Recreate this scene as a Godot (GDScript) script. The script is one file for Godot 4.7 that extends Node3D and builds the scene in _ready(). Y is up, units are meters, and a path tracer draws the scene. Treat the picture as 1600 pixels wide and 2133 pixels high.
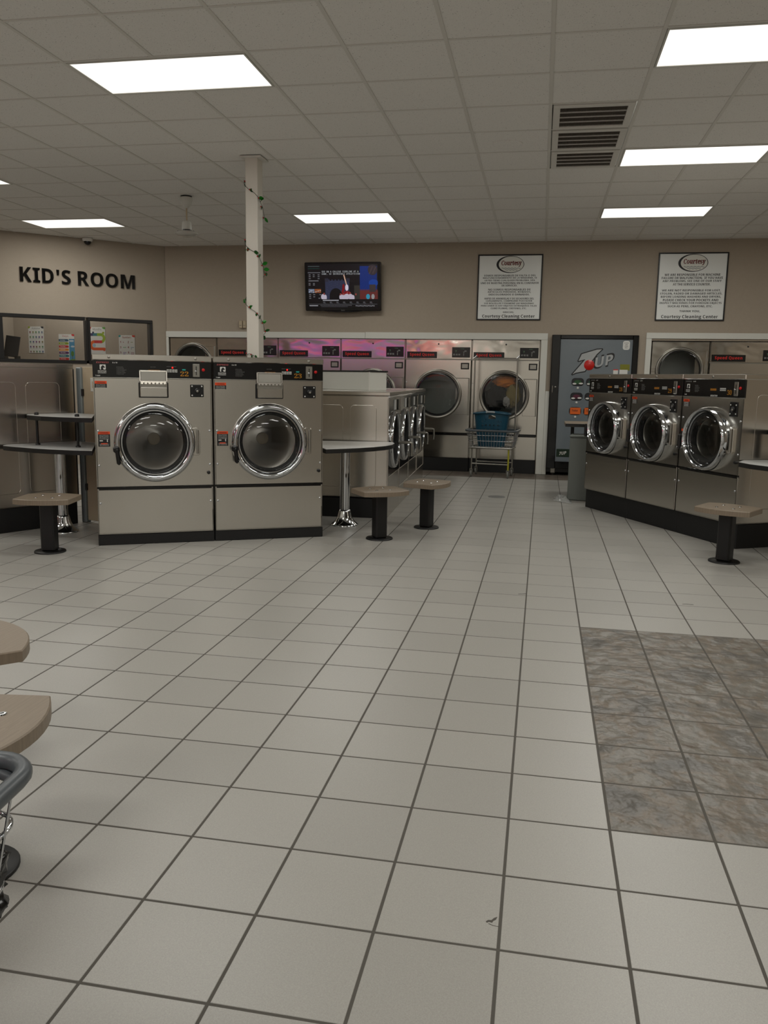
extends Node3D

# ---------------------------------------------------------------- mesh builder
class MB:
	var v := PackedVector3Array()
	var n := PackedVector3Array()
	var t := PackedVector2Array()
	var x := Transform3D.IDENTITY
	func tri(a: Vector3, b: Vector3, c: Vector3, na: Vector3, nb: Vector3, nc: Vector3, ua := Vector2.ZERO, ub := Vector2.ZERO, uc := Vector2.ZERO) -> void:
		var g := (b - a).cross(c - a)
		if g.length_squared() < 1e-18:
			return
		if g.dot(na + nb + nc) > 0.0:
			v.append_array([x * a, x * c, x * b])
			n.append_array([(x.basis * na).normalized(), (x.basis * nc).normalized(), (x.basis * nb).normalized()])
			t.append_array([ua, uc, ub])
		else:
			v.append_array([x * a, x * b, x * c])
			n.append_array([(x.basis * na).normalized(), (x.basis * nb).normalized(), (x.basis * nc).normalized()])
			t.append_array([ua, ub, uc])
	func uvp(p: Vector3, m: Vector3) -> Vector2:
		var a := m.abs()
		if a.z >= a.x and a.z >= a.y: return Vector2(p.x, -p.y)
		if a.x >= a.y: return Vector2(p.z, -p.y)
		return Vector2(p.x, p.z)
	func quad(a: Vector3, b: Vector3, c: Vector3, d: Vector3, m: Vector3) -> void:
		tri(a, b, c, m, m, m, uvp(a, m), uvp(b, m), uvp(c, m))
		tri(a, c, d, m, m, m, uvp(a, m), uvp(c, m), uvp(d, m))
	# picture quad facing +z, u to the right and v down
	func pic(c: Vector3, w: float, h: float) -> void:
		var a := c + Vector3(-w / 2, h / 2, 0)
		var b := c + Vector3(w / 2, h / 2, 0)
		var d := c + Vector3(w / 2, -h / 2, 0)
		var e := c + Vector3(-w / 2, -h / 2, 0)
		var m := Vector3(0, 0, 1)
		tri(a, b, d, m, m, m, Vector2(0, 0), Vector2(1, 0), Vector2(1, 1))
		tri(a, d, e, m, m, m, Vector2(0, 0), Vector2(1, 1), Vector2(0, 1))
	func box(c: Vector3, s: Vector3, b := 0.0) -> MB:
		var h := s / 2.0
		b = minf(b, minf(h.x, minf(h.y, h.z)) * 0.9)
		for a in 3:
			var p := (a + 1) % 3
			var q := (a + 2) % 3
			for sg in [-1.0, 1.0]:
				var m := Vector3.ZERO
				m[a] = sg
				var cs := []
				for k in [[-1.0, -1.0], [1.0, -1.0], [1.0, 1.0], [-1.0, 1.0]]:
					var w := Vector3.ZERO
					w[a] = sg * h[a]
					w[p] = k[0] * (h[p] - b)
					w[q] = k[1] * (h[q] - b)
					cs.append(c + w)
				quad(cs[0], cs[1], cs[2], cs[3], m)
			if b > 0.0:
				for s1 in [-1.0, 1.0]:
					for s2 in [-1.0, 1.0]:
						var m2 := Vector3.ZERO
						m2[p] = s1
						m2[q] = s2
						var e := []
						for k in [[-1.0, 0], [1.0, 0], [1.0, 1], [-1.0, 1]]:
							var w := Vector3.ZERO
							w[a] = k[0] * (h[a] - b)
							w[p] = s1 * (h[p] - (b if k[1] == 1 else 0.0))
							w[q] = s2 * (h[q] - (b if k[1] == 0 else 0.0))
							e.append(c + w)
						quad(e[0], e[1], e[2], e[3], m2.normalized())
		if b > 0.0:
			for sx in [-1.0, 1.0]:
				for sy in [-1.0, 1.0]:
					for sz in [-1.0, 1.0]:
						var m := Vector3(sx, sy, sz).normalized()
						tri(c + Vector3(sx * h.x, sy * (h.y - b), sz * (h.z - b)), c + Vector3(sx * (h.x - b), sy * h.y, sz * (h.z - b)), c + Vector3(sx * (h.x - b), sy * (h.y - b), sz * h.z), m, m, m)
		return self
	# box given by two corners
	func bb(a: Vector3, c: Vector3, b := 0.0) -> MB:
		return box((a + c) / 2.0, (c - a).abs(), b)
	# extruded outline: p in the x-z plane, from y0 to y1, top edge chamfered by b
	func prism(p: PackedVector2Array, y0: float, y1: float, b := 0.0) -> MB:
		var k := p.size()
		if not Geometry2D.is_polygon_clockwise(p):
			p = p.duplicate()
			p.reverse()
		var q := PackedVector2Array()
		var nm := []
		for i in k:
			var e := (p[(i + 1) % k] - p[i]).normalized()
			nm.append(Vector2(e.y, -e.x))
		var probe: Vector2 = (p[0] + p[1]) / 2.0 + nm[0] * 0.0005
		var sg := -1.0 if Geometry2D.is_point_in_polygon(probe, p) else 1.0
		for i in k:
			var m: Vector2 = (nm[i] + nm[(i + k - 1) % k]).normalized()
			q.append(p[i] - m * sg * b / maxf(0.3, m.dot(nm[i])))
		var id := Geometry2D.triangulate_polygon(p)
		for i in range(0, id.size(), 3):
			var w := [q[id[i]], q[id[i + 1]], q[id[i + 2]]]
			tri(Vector3(w[0].x, y1, w[0].y), Vector3(w[1].x, y1, w[1].y), Vector3(w[2].x, y1, w[2].y), Vector3.UP, Vector3.UP, Vector3.UP, w[0], w[1], w[2])
			w = [p[id[i]], p[id[i + 1]], p[id[i + 2]]]
			tri(Vector3(w[0].x, y0, w[0].y), Vector3(w[1].x, y0, w[1].y), Vector3(w[2].x, y0, w[2].y), Vector3.DOWN, Vector3.DOWN, Vector3.DOWN, w[0], w[1], w[2])
		for i in k:
			var j := (i + 1) % k
			var m3 := Vector3(nm[i].x, 0, nm[i].y) * sg
			quad(Vector3(p[i].x, y0, p[i].y), Vector3(p[j].x, y0, p[j].y), Vector3(p[j].x, y1 - b, p[j].y), Vector3(p[i].x, y1 - b, p[i].y), m3)
			if b > 0.0:
				quad(Vector3(p[i].x, y1 - b, p[i].y), Vector3(p[j].x, y1 - b, p[j].y), Vector3(q[j].x, y1, q[j].y), Vector3(q[i].x, y1, q[i].y), (m3 + Vector3.UP).normalized())
		return self
	# flat outline in the x-y plane extruded from z0 to z1
	func plate(p: PackedVector2Array, z0: float, z1: float, b := 0.0) -> MB:
		var keep := x
		x = x * Transform3D(Basis(Vector3(1, 0, 0), Vector3(0, 0, 1), Vector3(0, -1, 0)), Vector3.ZERO)
		var f := PackedVector2Array()
		for a in p:
			f.append(Vector2(a.x, -a.y))
		prism(f, z0, z1, b)
		x = keep
		return self
	# turned round the z axis; profile points are (radius, z)
	func lathe(p: Array, seg := 32, smooth := true) -> MB:
		var k := p.size()
		var nn := []
		for i in k - 1:
			var e: Vector2 = (p[i + 1] - p[i]).normalized()
			nn.append(Vector2(-e.y, e.x))
		for i in k - 1:
			var na: Vector2 = nn[i]
			var nb: Vector2 = nn[i]
			if smooth:
				if i > 0 and nn[i - 1].dot(nn[i]) > 0.5: na = (nn[i - 1] + nn[i]).normalized()
				if i < k - 2 and nn[i + 1].dot(nn[i]) > 0.5: nb = (nn[i + 1] + nn[i]).normalized()
			for j in seg:
				var a0 := TAU * j / seg
				var a1 := TAU * (j + 1) / seg
				var c0 := Vector2(cos(a0), sin(a0))
				var c1 := Vector2(cos(a1), sin(a1))
				var A := Vector3(p[i].x * c0.x, p[i].x * c0.y, p[i].y)
				var B := Vector3(p[i].x * c1.x, p[i].x * c1.y, p[i].y)
				var C := Vector3(p[i + 1].x * c1.x, p[i + 1].x * c1.y, p[i + 1].y)
				var D := Vector3(p[i + 1].x * c0.x, p[i + 1].x * c0.y, p[i + 1].y)
				var n0 := Vector3(na.x * c0.x, na.x * c0.y, na.y)
				var n1 := Vector3(na.x * c1.x, na.x * c1.y, na.y)
				var n2 := Vector3(nb.x * c1.x, nb.x * c1.y, nb.y)
				var n3 := Vector3(nb.x * c0.x, nb.x * c0.y, nb.y)
				var u0 := float(j) / seg
				var u1 := float(j + 1) / seg
				var w0 := float(i) / k
				var w1 := float(i + 1) / k
				tri(A, B, C, n0, n1, n2, Vector2(u0, w0), Vector2(u1, w0), Vector2(u1, w1))
				tri(A, C, D, n0, n2, n3, Vector2(u0, w0), Vector2(u1, w1), Vector2(u0, w1))
		return self
	# turned round the vertical axis at c; profile points are (radius, y)
	func turned(p: Array, c := Vector3.ZERO, seg := 24, smooth := true) -> MB:
		var keep := x
		x = x * Transform3D(Basis(Vector3(1, 0, 0), Vector3(0, 0, -1), Vector3(0, 1, 0)), c)
		lathe(p, seg, smooth)
		x = keep
		return self
	func cyl(c: Vector3, r: float, y0: float, y1: float, seg := 20, b := 0.0) -> MB:
		if b > 0.0:
			return turned([Vector2(0, y0), Vector2(r, y0), Vector2(r, y1 - b), Vector2(r - b, y1), Vector2(0, y1)], c, seg)
		return turned([Vector2(0, y0), Vector2(r, y0), Vector2(r, y1), Vector2(0, y1)], c, seg)
	func disc(c: Vector3, r: float, d: float, seg := 16) -> MB:   # a short cylinder along z, its face at c.z + d
		var keep := x
		x = x * Transform3D(Basis.IDENTITY, c)
		var b := minf(r * 0.2, d * 0.5)
		lathe([Vector2(r, 0), Vector2(r, d - b), Vector2(r - b, d), Vector2(0, d)], seg)
		x = keep
		return self
	func ball(c: Vector3, s: Vector3, u := 12, w := 8) -> MB:
		for i in w:
			for j in u:
				var q := []
				for k in [[0, 0], [1, 0], [1, 1], [0, 1]]:
					var th: float = PI * (i + k[1]) / w
					var ph: float = TAU * (j + k[0]) / u
					q.append(Vector3(sin(th) * cos(ph), cos(th), sin(th) * sin(ph)))
				var g := func(d): return (d / s).normalized()
				tri(c + q[0] * s, c + q[1] * s, c + q[2] * s, g.call(q[0]), g.call(q[1]), g.call(q[2]))
				tri(c + q[0] * s, c + q[2] * s, c + q[3] * s, g.call(q[0]), g.call(q[2]), g.call(q[3]))
		return self
	func tube(p: Array, r: float, seg := 8, closed := false) -> MB:
		var k := p.size()
		var rings := []
		var up := Vector3.UP
		for i in k:
			var d: Vector3
			if closed: d = (p[(i + 1) % k] - p[(i + k - 1) % k]).normalized()
			else: d = (p[mini(i + 1, k - 1)] - p[maxi(i - 1, 0)]).normalized()
			if i == 0:
				up = Vector3.UP if absf(d.y) < 0.9 else Vector3.RIGHT
			up = (up - d * up.dot(d)).normalized()
			var s := d.cross(up)
			var ring := []
			for j in seg:
				var a := TAU * j / seg
				ring.append(up * cos(a) + s * sin(a))
			rings.append(ring)
		for i in (k if closed else k - 1):
			var h := (i + 1) % k
			for j in seg:
				var l := (j + 1) % seg
				var a: Vector3 = rings[i][j]
				var b: Vector3 = rings[i][l]
				var c: Vector3 = rings[h][l]
				var d: Vector3 = rings[h][j]
				tri(p[i] + a * r, p[i] + b * r, p[h] + c * r, a, b, c)
				tri(p[i] + a * r, p[h] + c * r, p[h] + d * r, a, c, d)
		if not closed:
			for e in [0, k - 1]:
				var m: Vector3 = ((p[0] - p[1]) if e == 0 else (p[k - 1] - p[k - 2])).normalized()
				for j in seg:
					tri(p[e], p[e] + rings[e][j] * r, p[e] + rings[e][(j + 1) % seg] * r, m, m, m)
		return self
	# a sheet with a round hole, in the x-y plane, from z0 to z1
	func holed(x0: float, y0: float, x1: float, y1: float, c: Vector2, r: float, z0: float, z1: float, seg := 48) -> MB:
		var ins := []
		var outs := []
		for j in seg:
			var a := TAU * (j + 0.5) / seg
			var d := Vector2(cos(a), sin(a))
			ins.append(c + d * r)
			var s := 1e9
			if d.x > 1e-6: s = minf(s, (x1 - c.x) / d.x)
			if d.x < -1e-6: s = minf(s, (x0 - c.x) / d.x)
			if d.y > 1e-6: s = minf(s, (y1 - c.y) / d.y)
			if d.y < -1e-6: s = minf(s, (y0 - c.y) / d.y)
			outs.append(c + d * s)
		var v3 := func(p, z): return Vector3(p.x, p.y, z)
		var m := Vector3(0, 0, 1)
		for j in seg:
			var l := (j + 1) % seg
			quad(v3.call(ins[j], z1), v3.call(ins[l], z1), v3.call(outs[l], z1), v3.call(outs[j], z1), m)
			# fill the corner of the sheet
			var A: Vector2 = outs[j]
			var B: Vector2 = outs[l]
			if absf(A.x - B.x) > 1e-5 and absf(A.y - B.y) > 1e-5:
				var k := Vector2(x1 if A.x > c.x else x0, y1 if A.y > c.y else y0)
				tri(v3.call(A, z1), v3.call(B, z1), v3.call(k, z1), m, m, m)
			var w: Vector2 = (c - (ins[j] + ins[l]) / 2.0).normalized()
			quad(v3.call(ins[j], z0), v3.call(ins[l], z0), v3.call(ins[l], z1), v3.call(ins[j], z1), v3.call(w, 0.0))
		quad(Vector3(x0, y0, z0), Vector3(x0, y1, z0), Vector3(x0, y1, z1), Vector3(x0, y0, z1), Vector3.LEFT)
		quad(Vector3(x1, y0, z0), Vector3(x1, y1, z0), Vector3(x1, y1, z1), Vector3(x1, y0, z1), Vector3.RIGHT)
		quad(Vector3(x0, y1, z0), Vector3(x1, y1, z0), Vector3(x1, y1, z1), Vector3(x0, y1, z1), Vector3.UP)
		quad(Vector3(x0, y0, z0), Vector3(x1, y0, z0), Vector3(x1, y0, z1), Vector3(x0, y0, z1), Vector3.DOWN)
		return self
	# a case without its front: back at z = -d
	func case_(w: float, y0: float, y1: float, d: float) -> MB:
		var k := 0.012
		bb(Vector3(-w / 2, y0, -d), Vector3(-w / 2 + k, y1, 0), 0.002)
		bb(Vector3(w / 2 - k, y0, -d), Vector3(w / 2, y1, 0), 0.002)
		bb(Vector3(-w / 2, y1 - k, -d), Vector3(w / 2, y1, 0), 0.002)
		bb(Vector3(-w / 2, y0, -d), Vector3(w / 2, y0 + k, 0), 0.002)
		return self
	func mesh() -> ArrayMesh:
		var a := []
		a.resize(Mesh.ARRAY_MAX)
		a[Mesh.ARRAY_VERTEX] = v
		a[Mesh.ARRAY_NORMAL] = n
		a[Mesh.ARRAY_TEX_UV] = t
		var m := ArrayMesh.new()
		m.add_surface_from_arrays(Mesh.PRIMITIVE_TRIANGLES, a)
		return m

# ---------------------------------------------------------------- scene helpers
var M := {}
var FONT := {}
var taken := {}
var rng := RandomNumberGenerator.new()
const V0 := Vector3.ZERO

func numbered(called: String) -> String:
	var k: int = taken.get(called, 0)
	taken[called] = k + 1
	return called if k == 0 else "%s_%03d" % [called, k]
func tag(o: Node, label: String, category: String, group := "", kind := "") -> Node:
	if label: o.set_meta("label", label)
	if category: o.set_meta("category", category)
	if group: o.set_meta("group", group)
	if kind: o.set_meta("kind", kind)
	return o
func thing(called: String, label: String, category: String, at := V0, turn := 0.0, group := "") -> Node3D:
	var o := Node3D.new()
	o.name = numbered(called)
	add_child(o)
	o.position = at
	o.rotation.y = turn
	tag(o, label, category, group)
	return o
func part(parent: Node, called: String, m, mat: Material, at := V0, turn := 0.0) -> MeshInstance3D:
	var o := MeshInstance3D.new()
	o.mesh = m.mesh() if m is MB else m
	o.material_override = mat
	o.position = at
	o.rotation.y = turn
	o.name = called if parent != self else numbered(called)
	parent.add_child(o, true)
	return o
func struct(called: String, m, mat: Material, at := V0, turn := 0.0) -> MeshInstance3D:
	var o := part(self, called, m, mat, at, turn)
	o.set_meta("kind", "structure")
	return o
func box(a: Vector3, b: Vector3, bev := 0.003) -> MB:
	return MB.new().bb(a, b, bev)
# one line of lettering as [text, centre x, centre y, cap height or 0, width or 0]
func glyphs(st: SurfaceTool, s: String, at: Vector3, h: float, w: float, font: Font, turn := 0.0, slant := 0.0, thick := 0.0008, left := false) -> void:
	var tm := TextMesh.new()
	tm.text = s
	tm.font = font
	tm.font_size = 32
	tm.pixel_size = 0.01
	tm.depth = 0.01
	tm.curve_step = 2.0
	tm.autowrap_mode = TextServer.AUTOWRAP_OFF
	if tm.get_surface_count() == 0:
		return
	var bx := tm.get_aabb()
	var sy := h / bx.size.y if h > 0.0 else w / bx.size.x
	var sx := w / bx.size.x if w > 0.0 else sy
	var c := bx.get_center()
	if left: c.x = bx.position.x
	var b := Basis(Vector3(sx, 0, 0), Vector3(slant * sy, sy, 0), Vector3(0, 0, thick / 0.01))
	var xf := Transform3D(Basis(Vector3(0, 0, 1), turn), at) * Transform3D(b, V0) * Transform3D(Basis.IDENTITY, -c)
	for i in tm.get_surface_count():
		st.append_from(tm, i, xf)
func lettering(parent: Node, called: String, rows: Array, mat: Material, font: Font, slant := 0.0, left := false) -> MeshInstance3D:
	var st := SurfaceTool.new()
	st.begin(Mesh.PRIMITIVE_TRIANGLES)
	for r in rows:
		glyphs(st, r[0], r[1], r[2], r[3], font, r[4] if r.size() > 4 else 0.0, slant, 0.0008, left)
	return part(parent, called, st.commit(), mat)
func mat(c: Color, rough := 0.6, metal := 0.0, spec := 0.5) -> StandardMaterial3D:
	var m := StandardMaterial3D.new()
	m.albedo_color = c
	m.roughness = rough
	m.metallic = metal
	m.metallic_specular = spec
	return m
func glow(c: Color, e: float) -> StandardMaterial3D:
	var m := mat(c, 0.5)
	m.emission_enabled = true
	m.emission = c
	m.emission_energy_multiplier = e
	return m
func noise_image(size: int, freq: float, seed_: int, oct := 4) -> Image:
	var f := FastNoiseLite.new()
	f.seed = seed_
	f.frequency = freq
	f.fractal_octaves = oct
	return f.get_seamless_image(size, size)
func ramp_tex(im: Image, stops: Array, speck := 0.0, seed_ := 1) -> ImageTexture:
	var s := im.get_width()
	var g := Gradient.new()
	g.offsets = PackedFloat32Array()
	g.colors = PackedColorArray()
	for k in stops:
		g.add_point(k[0], k[1])
	var r := RandomNumberGenerator.new()
	r.seed = seed_
	var out := Image.create_empty(s, s, true, Image.FORMAT_RGB8)
	for y in s:
		for x in s:
			var c := g.sample(im.get_pixel(x, y).r)
			if speck > 0.0:
				var d := 1.0 + r.randf_range(-speck, speck)
				c = Color(c.r * d, c.g * d, c.b * d)
			out.set_pixel(x, y, c)
	out.generate_mipmaps()
	return ImageTexture.create_from_image(out)
func tri_mat(tex: Texture2D, scale_: float, rough: float, spec := 0.5) -> StandardMaterial3D:
	var m := mat(Color.WHITE, rough, 0.0, spec)
	m.albedo_texture = tex
	m.uv1_triplanar = true
	m.uv1_world_triplanar = true
	m.uv1_scale = Vector3.ONE * scale_
	return m
func pic_mat(im: Image, rough := 0.6) -> StandardMaterial3D:
	var m := mat(Color.WHITE, rough)
	im.generate_mipmaps()
	m.albedo_texture = ImageTexture.create_from_image(im)
	return m
func dot(im: Image, c: Vector2, r: Vector2, col: Color) -> void:
	for y in range(int(c.y - r.y), int(c.y + r.y) + 1):
		for x in range(int(c.x - r.x), int(c.x + r.x) + 1):
			if x < 0 or y < 0 or x >= im.get_width() or y >= im.get_height(): continue
			if pow((x - c.x) / maxf(r.x, 0.5), 2) + pow((y - c.y) / maxf(r.y, 0.5), 2) <= 1.0:
				im.set_pixel(x, y, col)
func rect(im: Image, x: float, y: float, w: float, h: float, col: Color) -> void:
	im.fill_rect(Rect2i(int(x), int(y), int(w), int(h)), col)
func arc_pts(c: Vector2, rx: float, ry: float, a0: float, a1: float, k: int) -> PackedVector2Array:
	var p := PackedVector2Array()
	for i in k + 1:
		var a := lerpf(a0, a1, float(i) / k)
		p.append(c + Vector2(cos(a) * rx, sin(a) * ry))
	return p
func round_rect(x0: float, y0: float, x1: float, y1: float, r: float, k := 5) -> PackedVector2Array:
	var p := PackedVector2Array()
	p.append_array(arc_pts(Vector2(x1 - r, y1 - r), r, r, 0, PI / 2, k))
	p.append_array(arc_pts(Vector2(x0 + r, y1 - r), r, r, PI / 2, PI, k))
	p.append_array(arc_pts(Vector2(x0 + r, y0 + r), r, r, PI, PI * 1.5, k))
	p.append_array(arc_pts(Vector2(x1 - r, y0 + r), r, r, PI * 1.5, TAU, k))
	return p
func v3s(p: PackedVector2Array, z: float) -> Array:
	var o := []
	for a in p: o.append(Vector3(a.x, a.y, z))
	return o

# ---------------------------------------------------------------- materials
func make_materials() -> void:
	for k in [["sans", "Droid Sans", 400, false], ["bold", "Droid Sans", 700, false], ["serif", "Droid Serif", 700, false], ["script", "Droid Serif", 700, true], ["mono", "Droid Sans Mono", 700, false]]:
		var f := SystemFont.new()
		f.font_names = PackedStringArray([k[1]])
		f.font_weight = k[2]
		f.font_italic = k[3]
		FONT[k[0]] = f
	M.paint = tri_mat(ramp_tex(noise_image(256, 0.05, 3), [[0.0, Color(0.632, 0.588, 0.53)], [1.0, Color(0.642, 0.598, 0.54)]], 0.02), 1.2, 0.75, 0.3)
	M.white = mat(Color(0.80, 0.80, 0.77), 0.45)
	M.post = mat(Color(0.83, 0.81, 0.77), 0.5)
	M.tbar = mat(Color(0.83, 0.82, 0.795), 0.5)
	# acoustic board: pale with fine dark pin holes
	var ci := Image.create_empty(512, 512, true, Image.FORMAT_RGB8)
	ci.fill(Color(0.90, 0.893, 0.875))
	var r := RandomNumberGenerator.new()
	r.seed = 11
	for i in 9000:
		var d := r.randf_range(0.78, 0.95)
		ci.set_pixel(r.randi() % 512, r.randi() % 512, Color(0.90 * d, 0.893 * d, 0.875 * d))
	for i in 700:
		var d := r.randf_range(0.5, 0.75)
		var px := r.randi() % 511
		var py := r.randi() % 511
		ci.fill_rect(Rect2i(px, py, 1 + r.randi() % 2, 1 + r.randi() % 2), Color(0.90 * d, 0.89 * d, 0.87 * d))
	ci.generate_mipmaps()
	M.board = tri_mat(ImageTexture.create_from_image(ci), 0.9, 0.9, 0.2)
	var fine := noise_image(512, 0.2, 5, 5)
	M.tile = []
	for k in 3:
		var d := [1.0, 0.985, 1.015][k] as float
		M.tile.append(tri_mat(ramp_tex(fine, [[0.15, Color(0.598 * d, 0.588 * d, 0.565 * d)], [0.5, Color(0.614 * d, 0.604 * d, 0.580 * d)], [0.9, Color(0.630 * d, 0.620 * d, 0.596 * d)]], 0.045, 20 + k), 1.7, 0.36, 0.5))
	M.grout = mat(Color(0.30, 0.285, 0.26), 0.85)
	var sl := noise_image(512, 0.012, 8, 6)
	M.slate = tri_mat(ramp_tex(sl, [[0.1, Color(0.32, 0.31, 0.29)], [0.35, Color(0.38, 0.36, 0.33)], [0.5, Color(0.425, 0.385, 0.335)], [0.62, Color(0.40, 0.385, 0.355)], [0.75, Color(0.45, 0.43, 0.395)], [0.95, Color(0.355, 0.31, 0.265)]], 0.07, 30), 0.6, 0.4, 0.5)
	M.slate.heightmap_enabled = false
	var sn := noise_image(512, 0.02, 18, 6)
	sn.bump_map_to_normal_map(6.0)
	sn.generate_mipmaps()
	M.slate.normal_enabled = true
	M.slate.normal_texture = ImageTexture.create_from_image(sn)
	M.slate.normal_scale = 0.6
	M.border_tile = tri_mat(ramp_tex(sl, [[0.2, Color(0.35, 0.315, 0.28)], [0.8, Color(0.44, 0.40, 0.36)]], 0.08, 31), 1.1, 0.4)
	# stainless steels
	var stainless := Color(0.80, 0.785, 0.755)
	M.steel = mat(stainless, 0.22, 1.0)
	M.steel_side = M.steel
	M.chrome = mat(Color(0.78, 0.79, 0.80), 0.07, 1.0)
	M.cast = mat(Color(0.62, 0.61, 0.58), 0.35, 1.0)
	M.mirror_steel = mat(stainless, 0.12, 1.0)
	var wv := noise_image(256, 0.012, 44, 2)
	wv.bump_map_to_normal_map(5.0)
	wv.generate_mipmaps()
	M.mirror_steel.normal_enabled = true
	M.mirror_steel.normal_texture = ImageTexture.create_from_image(wv)
	M.mirror_steel.normal_scale = 0.15
	M.mirror_steel.uv1_triplanar = true
	M.mirror_steel.uv1_world_triplanar = true
	M.mirror_steel.uv1_scale = Vector3(0.8, 1.6, 0.8)
	M.dryer_steel = mat(stainless, 0.16, 1.0)
	M.drum = mat(stainless, 0.30, 1.0)
	M.drum.anisotropy_enabled = true
	M.drum.anisotropy = 0.8
	M.black = mat(Color(0.025, 0.025, 0.027), 0.35)
	M.gloss_black = mat(Color(0.018, 0.018, 0.02), 0.08)
	M.front_paint = mat(Color(0.90, 0.89, 0.87), 0.7)  # unseen front wall, made paler to brighten the steel that mirrors it
	M.rubber = mat(Color(0.03, 0.03, 0.03), 0.7)
	M.plinth = mat(Color(0.03, 0.03, 0.032), 0.55)
	M.panel_black = mat(Color(0.02, 0.02, 0.021), 0.22)
	M.dryer_back = mat(Color(0.60, 0.62, 0.60), 0.45, 1.0)
	var gl := mat(Color(0.03, 0.03, 0.03, 0.04), 0.02)
	gl.transparency = BaseMaterial3D.TRANSPARENCY_ALPHA
	M.glass = gl
	var tg := mat(Color(0.015, 0.022, 0.022, 0.32), 0.03)
	tg.transparency = BaseMaterial3D.TRANSPARENCY_ALPHA
	M.tint = tg
	M.orange = mat(Color(0.85, 0.27, 0.05), 0.5)
	M.gold = mat(Color(0.72, 0.50, 0.16), 0.35, 0.5)
	M.white_ink = mat(Color(0.80, 0.80, 0.78), 0.5)
	M.grey_ink = mat(Color(0.42, 0.42, 0.41), 0.5)
	M.pink_ink = mat(Color(0.62, 0.30, 0.30), 0.5)
	M.black_ink = mat(Color(0.03, 0.03, 0.035), 0.5)
	M.red = mat(Color(0.75, 0.04, 0.05), 0.3)
	M.red_ink = mat(Color(0.78, 0.10, 0.05), 0.45)
	M.teal_ink = mat(Color(0.12, 0.62, 0.58), 0.45)
	M.amber = mat(Color(0.62, 0.40, 0.06), 0.5)
	M.led = glow(Color(1.0, 0.06, 0.05), 2.5)
	M.beige = mat(Color(0.70, 0.64, 0.54), 0.6)
	M.laminate = tri_mat(ramp_tex(noise_image(256, 0.04, 51), [[0.0, Color(0.70, 0.70, 0.69)], [1.0, Color(0.74, 0.74, 0.73)]], 0.03), 2.0, 0.35)
	M.edge_black = mat(Color(0.03, 0.028, 0.026), 0.5)
	# tan wood laminate of the seats: thin streaks along the grain
	var wi := Image.create_empty(512, 512, true, Image.FORMAT_RGB8)
	var wn := noise_image(512, 0.01, 61, 4)
	var wf := noise_image(512, 0.06, 62, 3)
	for y in 512:
		for x in 512:
			var k := wn.get_pixel((x * 9) % 512, y / 3).r * 0.6 + wf.get_pixel((x * 7) % 512, (y / 5) % 512).r * 0.4
			wi.set_pixel(x, y, Color(0.455, 0.405, 0.345).lerp(Color(0.54, 0.485, 0.415), k))
	wi.generate_mipmaps()
	M.wood = tri_mat(ImageTexture.create_from_image(wi), 2.2, 0.45)
	M.grille = mat(Color(0.34, 0.31, 0.27), 0.7)
	M.paint_black = mat(Color(0.02, 0.02, 0.022), 0.45)

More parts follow.
